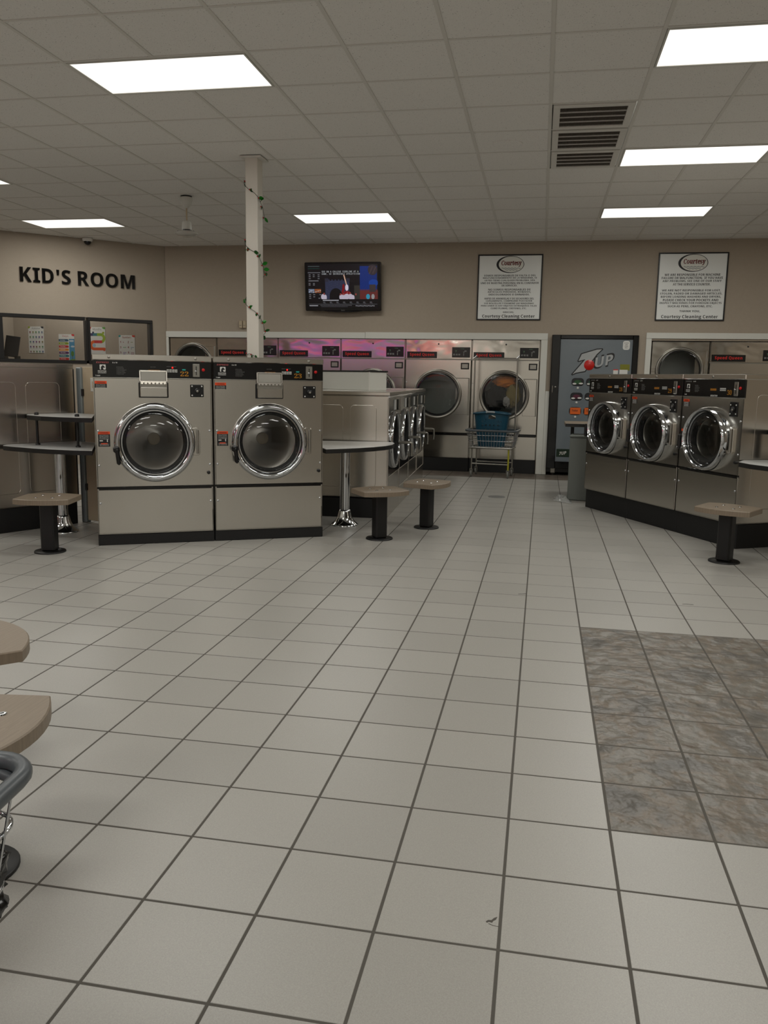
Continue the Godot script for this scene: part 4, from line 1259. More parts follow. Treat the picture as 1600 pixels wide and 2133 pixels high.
	sm.emission_texture = ImageTexture.create_from_image(im)
	var sc := MB.new()
	sc.x = cs.x
	sc.pic(Vector3(0, 0.008, 0.0128), 1.05, 0.615)
	var screen := part(o, "screen", sc, sm)
	var ct := lettering(screen, "caption", [["SEE ON A COLLEGE SIDELINE AT A", Vector3(-0.035, 0.212, 0.0136), 0.024, 0.55], ["GAME, SO INCREDIBLE ATHLETICISM", Vector3(-0.025, 0.178, 0.0136), 0.024, 0.57]], glow(Color(0.62, 0.64, 0.66), 0.8), FONT.mono)
	ct.transform = cs.x
	var mk := lettering(o, "maker_lettering", [["SANYO", Vector3(0, -0.335, 0.0136), 0.012, 0.055]], M.grey_ink, FONT.bold)
	mk.transform = cs.x
	var l := AreaLight3D.new()
	l.name = "screen_light"
	l.area_size = Vector2(1.0, 0.58)
	l.light_color = Color(0.7, 0.78, 1.0)
	l.light_energy = 0.02
	l.shadow_enabled = true
	l.area_range = 20.0
	l.area_attenuation = 2.0
	l.position = Vector3(0, 0, 0.16)
	l.rotation.y = PI
	o.add_child(l)

# ---------------------------------------------------------------- soda machine
func build_vending(Z: float) -> void:
	var o := thing("soda_machine", "tall black soda vending machine with grey front and lemon-lime logo", "vending machine", Vector3(0.723, 0, Z), 0.0)
	var f := MB.new()
	f.bb(Vector3(-0.593, 0.04, -0.75), Vector3(0.593, 2.003, 0.03), 0.006)
	part(o, "cabinet", f, M.black)
	for q in [[-0.593, 0.10, -0.475, 2.0], [0.515, 0.10, 0.593, 2.0], [-0.475, 1.945, 0.515, 2.0], [-0.475, 0.10, 0.515, 0.20]]:
		part(o, "door_rail", box(Vector3(q[0], q[1], 0.03), Vector3(q[2], q[3], 0.075), 0.006), M.gloss_black)
	var pm := mat(Color(0.42, 0.45, 0.47), 0.12)
	part(o, "front_panel", box(Vector3(-0.475, 0.20, 0.03), Vector3(0.515, 1.945, 0.058), 0.003), pm)
	var Zp := 0.0585
	# logo: slanted 7 with a red disc and the letters UP
	var sv := func(a): return pts(a)
	var dk := MB.new()
	var wh := MB.new()
	var seven := [[-0.215, 1.64], [-0.175, 1.735], [0.03, 1.80], [0.10, 1.805], [0.03, 1.735], [-0.06, 1.60], [-0.12, 1.50], [-0.245, 1.475], [-0.29, 1.452], [-0.20, 1.565], [-0.12, 1.665]]
	var big := Geometry2D.offset_polygon(pts(seven), 0.014)
	dk.plate(big[0], Zp, Zp + 0.0016)
	var logo := part(o, "logo", dk, M.black_ink)
	wh.plate(pts(seven), Zp + 0.0016, Zp + 0.003)
	part(logo, "seven", wh, mat(Color(0.62, 0.63, 0.63), 0.3))
	part(logo, "red_disc", MB.new().disc(Vector3(-0.065, 1.585, Zp + 0.002), 0.072, 0.003, 36), mat(Color(0.72, 0.07, 0.03), 0.3))
	lettering(logo, "shadow_lettering", [["UP", Vector3(0.135, 1.645, Zp + 0.001), 0.175, 0.285, 0.22]], M.black_ink, FONT.bold, 0.3)
	lettering(logo, "up_lettering", [["UP", Vector3(0.135, 1.645, Zp + 0.0024), 0.135, 0.245, 0.22]], mat(Color(0.62, 0.63, 0.63), 0.3), FONT.bold, 0.3)
	# selection labels with their round buttons
	var cols := [Color(0.10, 0.28, 0.12), Color(0.10, 0.30, 0.22), Color(0.30, 0.06, 0.16), Color(0.16, 0.16, 0.18), Color(0.82, 0.36, 0.03), Color(0.85, 0.42, 0.12)]
	for r in 3:
		for c in 3:
			var x := -0.21 + 0.20 * c - 0.008 * r
			var y := 1.345 - 0.205 * r
			var sh := MB.new()
			sh.plate(round_rect(x - 0.085, y - 0.055, x + 0.085, y + 0.055, 0.045, 6), Zp, Zp + 0.004, 0.001)
			var b := part(o, "selection_label", sh, M.black)
			var fm := MB.new()
			if r < 2:
				fm.plate(round_rect(x - 0.077, y - 0.047, x + 0.077, y + 0.047, 0.04, 6), Zp + 0.004, Zp + 0.005)
				part(b, "flavour_card", fm, mat(Color(0.10, 0.10, 0.115), 0.3))
				var dd := MB.new()
				dd.plate(arc_pts(Vector2(x, y), 0.05, 0.03, 0.3, TAU, 14), Zp + 0.005, Zp + 0.0056)
				part(b, "flavour_mark", dd, mat(cols[r * 2 + c % 2], 0.4))
				var d2 := MB.new()
				d2.plate(arc_pts(Vector2(x - 0.045, y - 0.025), 0.028, 0.012, 0, TAU * 0.95, 12), Zp + 0.005, Zp + 0.0058)
				d2.plate(arc_pts(Vector2(x + 0.045, y - 0.02), 0.03, 0.012, 0, TAU * 0.95, 12), Zp + 0.005, Zp + 0.0058)
				part(b, "white_swirl", d2, M.white_ink)
			else:
				fm.plate(round_rect(x - 0.07, y - 0.045, x + 0.075, y + 0.047, 0.006, 2), Zp + 0.004, Zp + 0.005)
				part(b, "orange_card", fm, mat(cols[4], 0.6))
				lettering(b, "hand_lettering", [["Yoohoo", Vector3(x - 0.005, y + 0.008, Zp + 0.0052), 0.032, 0.085]], M.black_ink, FONT.script, 0.2)
			part(o, "selection_button", MB.new().disc(Vector3(x + 0.005, y - 0.085, Zp), 0.016, 0.008), M.white_ink)
	var gp := part(o, "green_plate", box(Vector3(-0.46, 0.27, Zp - 0.001), Vector3(-0.10, 0.385, Zp + 0.002), 0.001), mat(Color(0.01, 0.13, 0.05), 0.4))
	lettering(gp, "white_lettering", [["7UP", Vector3(-0.37, 0.325, Zp + 0.0022), 0.045, 0.10, 0.15]], M.white_ink, FONT.bold, 0.3)
	var rs := MB.new()
	rs.plate(round_rect(0.38, 1.80, 0.475, 1.925, 0.03, 5), Zp, Zp + 0.001)
	var st := part(o, "round_sticker", rs, M.white_ink)
	lettering(st, "black_lettering", [["NO REFUNDS", Vector3(0.4275, 1.895, Zp + 0.0012), 0.009, 0.06], ["USE", Vector3(0.4275, 1.872, Zp + 0.0012), 0.012, 0.03], ["COINS", Vector3(0.4275, 1.85, Zp + 0.0012), 0.011, 0.045], ["ONLY", Vector3(0.4275, 1.828, Zp + 0.0012), 0.010, 0.04]], M.black_ink, FONT.bold)
	part(o, "yellow_sticker", box(Vector3(0.36, 1.515, Zp), Vector3(0.49, 1.60, Zp + 0.001), 0.0), mat(Color(0.45, 0.45, 0.06), 0.5))
	part(o, "white_sticker", box(Vector3(0.355, 1.46, Zp), Vector3(0.465, 1.525, Zp + 0.0016), 0.0), M.white_ink)
	var w2 := part(o, "price_sticker", box(Vector3(0.27, 1.46, Zp), Vector3(0.335, 1.53, Zp + 0.001), 0.0), M.white_ink)
	part(w2, "red_band", box(Vector3(0.27, 1.518, Zp + 0.0005), Vector3(0.335, 1.53, Zp + 0.0016), 0.0), M.red_ink)
	part(o, "door_lock", box(Vector3(-0.565, 1.19, 0.07), Vector3(-0.555, 1.29, 0.085), 0.003), M.cast)
	part(o, "lock_cylinder", MB.new().disc(Vector3(-0.52, 1.27, 0.072), 0.013, 0.012), M.cast)
	for sx in [-0.5, 0.5]:
		var leg := part(o, "leveling_foot", box(Vector3(sx - 0.035, 0.03, -0.02), Vector3(sx + 0.035, 0.11, 0.05), 0.008), M.cast)
		part(leg, "pad", MB.new().cyl(Vector3(sx, 0, 0.0), 0.035, 0.0, 0.035, 16), M.black)

# ---------------------------------------------------------------- kid's room
func build_kids_room() -> void:
	var K := Vector3(-5.755, 0, -12.243)
	var T := 0.7376
	var H := 3.748
	# diagonal wall, local x runs along it, +z faces the laundry hall
	var w := MB.new()
	var q := func(x0, x1, y0, y1): w.bb(Vector3(x0, y0, -0.12), Vector3(x1, y1, 0), 0.0)
	q.call(-4.5, 0.0, 2.169, H)
	q.call(-4.5, 0.0, 0.0, 1.495)
	q.call(-0.239, 0.0, 1.495, 2.169)
	q.call(-4.5, -2.40, 1.495, 2.169)
	struct("wall_kids_room", w, M.paint, K, T)
	for k in 2:
		var x0 := [-1.166, -2.40][k] as float
		var x1 := [-0.239, -1.235][k] as float
		var n := Node3D.new()
		n.name = "window_%d" % (k + 1)
		add_child(n)
		n.set_meta("kind", "structure")
		n.position = K
		n.rotation.y = T
		var f := MB.new()
		var b := 0.045
		f.bb(Vector3(x0 - 0.035, 2.169 - b, -0.13), Vector3(x1 + 0.0, 2.172, 0.015), 0.003)
		f.bb(Vector3(x0 - 0.035, 1.492, -0.13), Vector3(x1 + 0.0, 1.54, 0.015), 0.003)
		f.bb(Vector3(x0 - 0.035, 1.54, -0.13), Vector3(x0 + (0.0 if k == 0 else b), 2.169 - b, 0.015), 0.003)
		f.bb(Vector3(x1 - (b if k == 0 else -0.035) + (0.0 if k == 0 else -0.035), 1.54, -0.13), Vector3(x1 + (0.0 if k == 0 else 0.034), 2.169 - b, 0.015), 0.003)
		part(n, "window_frame", f, mat(Color(0.055, 0.045, 0.04), 0.4))
		part(n, "pane", box(Vector3(x0, 1.53, -0.06), Vector3(x1, 2.14, -0.054), 0.0), M.glass)
	# the room behind
	struct("wall_kids_back", box(Vector3(-9.0, 0, -13.1), Vector3(-5.78, H, -13.0), 0.0), M.paint)
	struct("wall_kids_side", box(Vector3(-9.02, 0, -13.0), Vector3(-8.94, H, -9.4), 0.0), M.paint)
	struct("wall_kids_inner", box(Vector3(-5.86, 0, -13.0), Vector3(-5.78, H, -12.32), 0.0), M.paint)
	ceiling_light(-8.4, -12.0, "unseen ceiling light added to brighten the kid's room", 2.0, 3.286)  # lamp added out of sight so the interior is not dark
	# raised letters
	var o := thing("wall_lettering", "raised glossy black KID'S ROOM letters above the windows", "lettering", K, T)
	var s := "KID'S ROOM"
	var font: Font = FONT.bold
	var full := font.get_string_size(s, HORIZONTAL_ALIGNMENT_LEFT, -1, 64).x
	var x := -2.112
	var k0 := 1.646 / full
	for i in s.length():
		var adv := font.get_string_size(s.substr(0, i + 1), HORIZONTAL_ALIGNMENT_LEFT, -1, 64).x - font.get_string_size(s.substr(0, i), HORIZONTAL_ALIGNMENT_LEFT, -1, 64).x
		if s[i] != " ":
			var tm := TextMesh.new()
			tm.text = s[i]
			tm.font = font
			tm.font_size = 64
			tm.pixel_size = 0.01
			tm.depth = 0.05
			tm.curve_step = 1.0
			var bx := tm.get_aabb()
			var st := SurfaceTool.new()
			st.begin(Mesh.PRIMITIVE_TRIANGLES)
			var sc := Vector3(k0 * 100, 0.435, 0.5)
			var yb := 2.622 if s[i] != "'" else 2.74
			var sy := (0.2 if s[i] != "'" else 0.075) / bx.size.y
			var px := x + adv * k0 / 2
			var xf := Transform3D(Basis(Vector3(k0 * 100.0, 0, 0), Vector3(0, sy, 0), Vector3(0, 0, 0.4)), V0) * Transform3D(Basis.IDENTITY, -bx.get_center())
			for f in tm.get_surface_count():
				st.append_from(tm, f, xf)
			part(o, "letter", st.commit(), M.gloss_black, Vector3(px, yb + (0.1 if s[i] != "'" else 0.04), 0.012))
		x += adv * k0
	# posters on the far wall of the kid's room
	var Z := -12.998
	var names := ["alphabet poster with rows of small pictures", "days poster with seven coloured arrows", "months poster with a winding rainbow road", "numbers poster with coloured figures"]
	var cx := [-8.517, -7.951, -7.379, -6.845]
	var cy := [1.905, 1.78, 1.90, 1.77]
	for k in 4:
		var im := Image.create_empty(160, 240, true, Image.FORMAT_RGB8)
		im.fill(Color(0.80, 0.80, 0.78))
		var cor := [[Color(0.55, 0.62, 0.15), Color(0.1, 0.1, 0.12)], [Color(0.8, 0.8, 0.78), Color(0.75, 0.1, 0.12)], [Color(0.75, 0.12, 0.12), Color(0.3, 0.55, 0.2)], [Color(0.12, 0.55, 0.55), Color(0.75, 0.2, 0.1)]]
		dot(im, Vector2(2, 4), Vector2(18, 14), cor[k][0])
		dot(im, Vector2(157, 4), Vector2(26, 14), cor[k][1])
		if k == 0:
			for r in 5:
				for c in 5:
					var p := Vector2(18 + c * 31, 50 + r * 44)
					dot(im, p, Vector2(8, 8), Color.from_hsv(fmod(r * 0.23 + c * 0.17, 1.0), 0.55, 0.45))
					dot(im, p + Vector2(4, -3), Vector2(4, 4), Color.from_hsv(fmod(r * 0.31 + c * 0.11, 1.0), 0.3, 0.6))
					rect(im, p.x - 9, p.y + 12, 18, 3, Color(0.4, 0.4, 0.4))
		elif k == 1:
			rect(im, 105, 42, 55, 198, Color(0.25, 0.52, 0.66))
			dot(im, Vector2(130, 60), Vector2(24, 9), Color(0.72, 0.77, 0.8))
			dot(im, Vector2(140, 110), Vector2(20, 8), Color(0.72, 0.77, 0.8))
			dot(im, Vector2(135, 175), Vector2(16, 24), Color(0.28, 0.48, 0.15))
			rect(im, 133, 185, 4, 40, Color(0.25, 0.17, 0.1))
			dot(im, Vector2(140, 240), Vector2(36, 18), Color(0.4, 0.55, 0.15))
			var dc := [Color(0.06, 0.30, 0.40), Color(0.50, 0.58, 0.10), Color(0.70, 0.06, 0.08), Color(0.80, 0.50, 0.08), Color(0.30, 0.08, 0.35), Color(0.08, 0.42, 0.45), Color(0.70, 0.10, 0.08)]
			for r in 7:
				rect(im, 0, 44 + r * 28, 84, 22, dc[r])
				dot(im, Vector2(84, 55 + r * 28), Vector2(16, 11), dc[r])
		elif k == 2:
			var rc := [Color(0.12, 0.14, 0.35), Color(0.10, 0.42, 0.45), Color(0.5, 0.62, 0.1), Color(0.55, 0.65, 0.1), Color(0.75, 0.08, 0.15), Color(0.72, 0.1, 0.1), Color(0.82, 0.35, 0.05), Color(0.80, 0.30, 0.05)]
			for i in 240:
				var a := i / 240.0 * 3.0
				var p: Vector2
				if a < 1.0: p = Vector2(lerpf(5, 115, a), 66)
				elif a < 1.5: p = Vector2(115 + 32 * sin((a - 1.0) * TAU), 98 - 32 * cos((a - 1.0) * TAU))
				elif a < 2.2: p = Vector2(lerpf(115, 45, (a - 1.5) / 0.7), 130)
				elif a < 2.7: p = Vector2(45 - 32 * sin((a - 2.2) * TAU), 162 - 32 * cos((a - 2.2) * TAU))
				else: p = Vector2(lerpf(45, 150, (a - 2.7) / 0.3), 194)
				dot(im, p, Vector2(13, 13), rc[int(i / 30.0)])
			dot(im, Vector2(45, 162), Vector2(16, 16), Color(0.55, 0.68, 0.75))
			dot(im, Vector2(38, 48), Vector2(10, 10), Color(0.15, 0.18, 0.3))
			dot(im, Vector2(140, 50), Vector2(12, 9), Color(0.55, 0.6, 0.1))
			dot(im, Vector2(145, 205), Vector2(12, 8), Color(0.75, 0.25, 0.08))
		else:
			for r in 4:
				for c in 2:
					for d in r * 2 + c + 1:
						dot(im, Vector2(44 + c * 78 + (d % 3) * 11, 62 + r * 46 + (d / 3) * 12), Vector2(4, 4), Color.from_hsv(fmod(r * 0.37 + c * 0.2, 1.0), 0.5, 0.55))
		var po := thing("poster", names[k] + " on kid's room wall", "poster", Vector3(cx[k], cy[k], Z), 0, "learning posters in the kid's room")
		var g := MB.new()
		g.pic(Vector3(0, 0, 0.0024), 0.29, 0.445)
		part(po, "print", g, pic_mat(im))
		part(po, "paper", box(Vector3(-0.145, -0.2225, 0), Vector3(0.145, 0.2225, 0.002), 0.0), M.white)
		var ti := ["Alphabet", "Days", "Months", "Numbers"][k] as String
		lettering(po, "title_lettering", [[ti, Vector3(-0.02 if k == 1 else 0.0, 0.188, 0.0026), 0.04, 0.16 if k != 1 else 0.11]], [M.grey_ink, mat(Color(0.6, 0.1, 0.1), 0.6), M.grey_ink, mat(Color(0.55, 0.25, 0.15), 0.6)][k], FONT.sans)
		if k == 1:
			var rr := []
			for r in 7: rr.append([["Sunday", "Monday", "Tuesday", "Wednesday", "Thursday", "Friday", "Saturday"][r], Vector3(-0.075, 0.1205 - r * 0.0519, 0.0026), 0.022, 0.095])
			lettering(po, "day_lettering", rr, M.white_ink, FONT.bold)
		if k == 3:
			var rr := []
			for r in 4:
				for c in 2: rr.append([str(r * 2 + c + 1), Vector3(-0.115 + c * 0.14, 0.11 - r * 0.085, 0.0026), 0.034, 0.0])
			lettering(po, "figure_lettering", rr, mat(Color(0.5, 0.12, 0.12), 0.6), FONT.bold)
	# black tabletop chalkboard on the sill inside the window
	var ez := thing("chalkboard_easel", "small black chalkboard easel standing on the window sill", "chalkboard", K + Vector3(cos(T) * -2.25 + sin(T) * -0.20, 1.54, -sin(T) * -2.25 + cos(T) * -0.20), 0.15)
	var eb := MB.new()
	eb.x = Transform3D(Basis(Vector3(0, 0, 1), -0.12) * Basis(Vector3(1, 0, 0), -0.15), Vector3(0, 0.03, 0))
	eb.bb(Vector3(-0.10, 0.0, 0), Vector3(0.11, 0.30, 0.012), 0.004)
	part(ez, "slate", eb, mat(Color(0.03, 0.03, 0.032), 0.6))
	for sx in [-0.09, 0.09]:
		var ft := MB.new().bb(Vector3(sx - 0.02, 0, -0.08), Vector3(sx + 0.02, 0.045, 0.03), 0.004)
		part(ez, "foot", ft, M.black)
	var sl := MB.new().bb(Vector3(-2.40, 1.50, -0.34), Vector3(-0.24, 1.538, -0.13), 0.003)
	struct("trim_9", sl, mat(Color(0.055, 0.045, 0.04), 0.4), K, T)

# ---------------------------------------------------------------- washers
func build_washers() -> void:
	var A := Vector3(-3.39, 0, -5.864)
	var d := Vector3(0.886, 0, -0.463)
	var big := {"kind": "large", "w": 0.905, "h": 1.497, "depth": 0.84, "plinth": 0.088, "groove": 0.457, "panel0": 1.316, "panel1": 1.452, "door_y": 0.817, "ro": 0.314, "ri": 0.248, "bulge": 0.055, "plinth_out": -0.004, "model": "T-600", "number": "22", "cap_screws": [-0.36, 0.36]}
	washer("large stainless washer numbered 22, beside the two-tier wedge table", "large stainless washers", A + d * 0.4555, 0.4816, big)
	var b2 := big.duplicate()
	b2.number = "23"
	washer("large stainless washer numbered 23, in front of the decorated post", "large stainless washers", A + d * 1.3665, 0.4816, b2)
	# island of three
	var e := Vector3(0.477, 0, 0.879)
	var sm := {"kind": "small", "w": 0.772, "h": 1.43, "depth": 0.90, "plinth": 0.205, "groove": 0.60, "panel0": 1.235, "panel1": 1.385, "door_y": 0.885, "ro": 0.272, "ri": 0.222, "bulge": 0.085, "plinth_out": -0.03, "model": "T-400", "number": "28", "cap_screws": [0.0], "dark_rail": true}
	var A2 := Vector3(0.508, 0, -9.134)
	for k in 3:
		var q := sm.duplicate()
		q.number = ["28", "29", "30"][k]
		if k == 2: q["emboss"] = [1.0]
		washer(["stainless washer numbered 28, beside the tall grey bin", "middle washer numbered 29 of the angled island of three", "stainless washer numbered 30, with a stool before it"][k], "washers of the angled island", A2 + e * (0.387 + 0.776 * k), -1.073, q)
	# washer seen from its side, on the other angled island
	var q2 := sm.duplicate()
	q2.number = "21"
	q2["emboss"] = [1.0]
	q2.depth = 0.985
	var t := -0.4974
	var fx := Vector3(-4.543, 0, -5.885)
	washer("stainless washer showing only its plain ribbed side, beside the two-tier table", "", fx - Vector3(cos(t), 0, -sin(t)) * 0.386, t, q2)
	# service hatch between the two islands
	var h := thing("service_hatch", "beige service hatch between washer 22 and the ribbed side panel", "hatch", Vector3(-4.055, 0, -6.815), -0.28)
	part(h, "leaf", box(Vector3(0.03, 0.02, -0.02), Vector3(0.36, 1.405, 0.0), 0.004), M.beige)
	part(h, "jamb", box(Vector3(-0.03, 0.0, -0.04), Vector3(0.03, 1.40, 0.02), 0.006), mat(Color(0.50, 0.53, 0.53), 0.4))
	for y in [0.30, 0.66, 1.15]:
		part(h, "hinge", MB.new().cyl(Vector3(0.035, 0, 0.01), 0.012, y, y + 0.06, 10), M.black)
	var sw := part(h, "socket_plate", box(Vector3(0.13, 1.19, 0.0), Vector3(0.205, 1.31, 0.006), 0.003), M.white)
	part(sw, "socket", box(Vector3(0.15, 1.22, 0.005), Vector3(0.185, 1.28, 0.008), 0.002), M.beige)
	# aisle row of four
	var dirn := Vector3(-0.0346, 0, -0.9994)
	var lab := ["black-fronted washer at the near end of the aisle row", "second black-fronted washer along the aisle row", "third black-fronted washer along the aisle row", "black-fronted washer at the far dryer end of the aisle row"]
	for k in 4: slim_washer(lab[k], Vector3(-1.415, 0, -7.763) + dirn * (0.415 + 0.83 * k), PI / 2 + 0.0346, k == 0)
	# white plumbing cover standing on that row
	var pc := thing("plumbing_cover", "white sheet metal plumbing cover on the aisle washers", "cover", Vector3(-1.99, 1.222, -8.6), -0.60)
	part(pc, "casing", box(Vector3(-0.75, 0, -0.25), Vector3(0.30, 0.19, 0.0), 0.004), M.white)
	part(pc, "end_strip", box(Vector3(0.285, 0.0, -0.002), Vector3(0.303, 0.19, 0.006), 0.002), M.tbar)
	part(pc, "dark_lid", box(Vector3(-0.76, 0.19, -0.26), Vector3(0.31, 0.205, 0.008), 0.003), M.edge_black)
	var ob := thing("orange_box", "orange box behind the white plumbing cover", "box", Vector3(-1.86, 1.222, -9.1), 0.1)
	part(ob, "tub", box(Vector3(-0.06, 0, -0.05), Vector3(0.055, 0.085, 0.05), 0.008), M.orange)
	part(ob, "tray", box(Vector3(-0.08, 0, -0.055), Vector3(0.075, 0.012, 0.06), 0.004), M.white)

# ---------------------------------------------------------------- tables
func build_tables() -> void:
	var o := thing("wedge_table", "two-tier wedge table fitted between washer 22 and the ribbed side panel", "table")
	table_top(o, "table_top", pts([[-4.062, -6.73], [-4.372, -6.175], [-4.34, -6.085], [-4.26, -6.05], [-4.15, -6.015], [-4.0, -5.965], [-3.83, -5.93], [-3.6, -5.915], [-3.45, -5.93], [-3.81, -6.62]]), 0.75)
	table_top(o, "shelf", pts([[-4.06, -6.70], [-4.27, -6.34], [-4.2, -6.22], [-4.0, -6.11], [-3.81, -6.06], [-3.6, -6.04], [-3.51, -6.05], [-3.80, -6.60]]), 1.0)
	for c in [Vector3(-4.13, 0, -6.25), Vector3(-3.70, 0, -6.15)]:
		part(o, "shelf_rod", MB.new().cyl(c, 0.011, 0.75, 1.0, 12), M.paint_black)
		part(o, "rod_knob", MB.new().cyl(c, 0.018, 1.0, 1.022, 12, 0.005), M.paint_black)
		part(o, "rod_foot", MB.new().cyl(c, 0.02, 0.75, 0.764, 12, 0.004), M.paint_black)
	pedestal(o, Vector3(-3.989, 0, -6.34), 0.712)
	var p := thing("wedge_table", "wedge table fitted between washer 23 and the aisle washers", "table")
	table_top(p, "table_top", pts([[-2.22, -7.60], [-1.42, -7.745], [-1.355, -7.70], [-1.325, -7.60], [-1.318, -7.43], [-1.35, -7.28], [-1.43, -7.11], [-1.55, -6.95], [-1.67, -6.83], [-1.765, -6.745]]), 0.75)
	pedestal(p, Vector3(-1.734, 0, -7.329), 0.712)
	var q := thing("wedge_table", "wedge table fitted against the side of washer 30", "table")
	table_top(q, "table_top", pts([[1.65, -7.10], [1.575, -6.93], [1.62, -6.78], [1.73, -6.62], [1.95, -6.45], [2.3, -6.32], [2.7, -6.4], [2.95, -6.6], [2.45, -7.47]]), 0.74)
	table_top(q, "shelf", pts([[1.86, -7.21], [1.84, -7.10], [2.0, -6.9], [2.3, -6.75], [2.6, -6.8], [2.4, -7.45]]), 0.985)
	part(q, "shelf_support", box(Vector3(1.88, 0.74, -7.15), Vector3(1.92, 0.95, -7.11), 0.004), M.edge_black)
	part(q, "shelf_support", box(Vector3(2.32, 0.74, -6.85), Vector3(2.36, 0.95, -6.81), 0.004), M.edge_black)
	pedestal(q, Vector3(2.2, 0, -6.9), 0.702)
	stool("tan-seated stool before the two-tier wedge table", Vector3(-3.624, 0, -5.573), 0.20)
	stool("tan-seated stool at the wedge table, close to washer 23", Vector3(-1.294, 0, -6.754), 0.62)
	stool("tan-seated stool at the wedge table, close to the aisle washers", Vector3(-0.977, 0, -7.389), 1.25)
	stool("tan-seated stool in front of washer 30", Vector3(1.444, 0, -6.56), -0.55)
	stool("tan-seated stool standing alone beyond the wire cart's neighbour stool", Vector3(-1.915, 0, -2.43), 2.35)
	stool("tan-seated stool directly behind the chrome wire cart with black bag", Vector3(-1.462, 0, -1.825), 1.72)
	# folding table, bin and loose bag beyond the island
	var f := thing("folding_table", "tan-topped table behind washer 28 near the soda machine", "table", Vector3(0.70, 0, -10.0), 0.0)
	part(f, "table_top", box(Vector3(-0.40, 0.835, -0.30), Vector3(0.70, 0.875, 0.30), 0.003), M.wood)
	part(f, "edge_band", box(Vector3(-0.404, 0.838, 0.298), Vector3(0.70, 0.872, 0.304), 0.001), M.edge_black)
	for x in [-0.30, 0.60]:
		part(f, "leg", box(Vector3(x - 0.02, 0, -0.27), Vector3(x + 0.02, 0.836, -0.23), 0.003), M.paint_black)
	var b := thing("waste_bin", "tall plain grey bin beside the plinth of washer 28", "bin", Vector3(0.50, 0, -9.72), -0.1)
	part(b, "body", box(Vector3(-0.135, 0.0, -0.14), Vector3(0.16, 0.72, 0.14), 0.012), mat(Color(0.42, 0.44, 0.42), 0.5))
	part(b, "lid", box(Vector3(-0.14, 0.72, -0.145), Vector3(0.165, 0.75, 0.145), 0.010), mat(Color(0.40, 0.42, 0.40), 0.5))
	# crumpled clear plastic
	var g := MB.new()
	var nz := FastNoiseLite.new()
	nz.seed = 77
	nz.frequency = 6.0
	var N := 16
	var P := func(i: int, j: int) -> Vector3:
		var u := i / float(N)
		var w := j / float(N)
		var h := 0.075 * sin(PI * u) * sin(PI * w) * (1.0 - 0.5 * u) * (1.0 + 0.8 * nz.get_noise_2d(u, w))
		return Vector3(-0.10 + 0.20 * u, 0.003 + maxf(0.0, h), -0.2 + 0.27 * w + 0.20 * u)
	for i in N:
		for j in N:
			var a: Vector3 = P.call(i, j)
			var c: Vector3 = P.call(i + 1, j + 1)
			var nn := (P.call(i, j + 1) - P.call(i + 1, j)).cross(c - a) as Vector3
			if nn.y < 0: nn = -nn
			nn = nn.normalized()
			g.tri(a, P.call(i + 1, j), c, nn, nn, nn)
			g.tri(a, c, P.call(i, j + 1), nn, nn, nn)
	var pl := mat(Color(0.75, 0.76, 0.75, 0.55), 0.15)
	pl.transparency = BaseMaterial3D.TRANSPARENCY_ALPHA
	tag(part(self, "plastic_bag", g, pl, Vector3(0.30, 0, -9.56)), "crumpled clear plastic bag on floor beside grey bin", "bag")

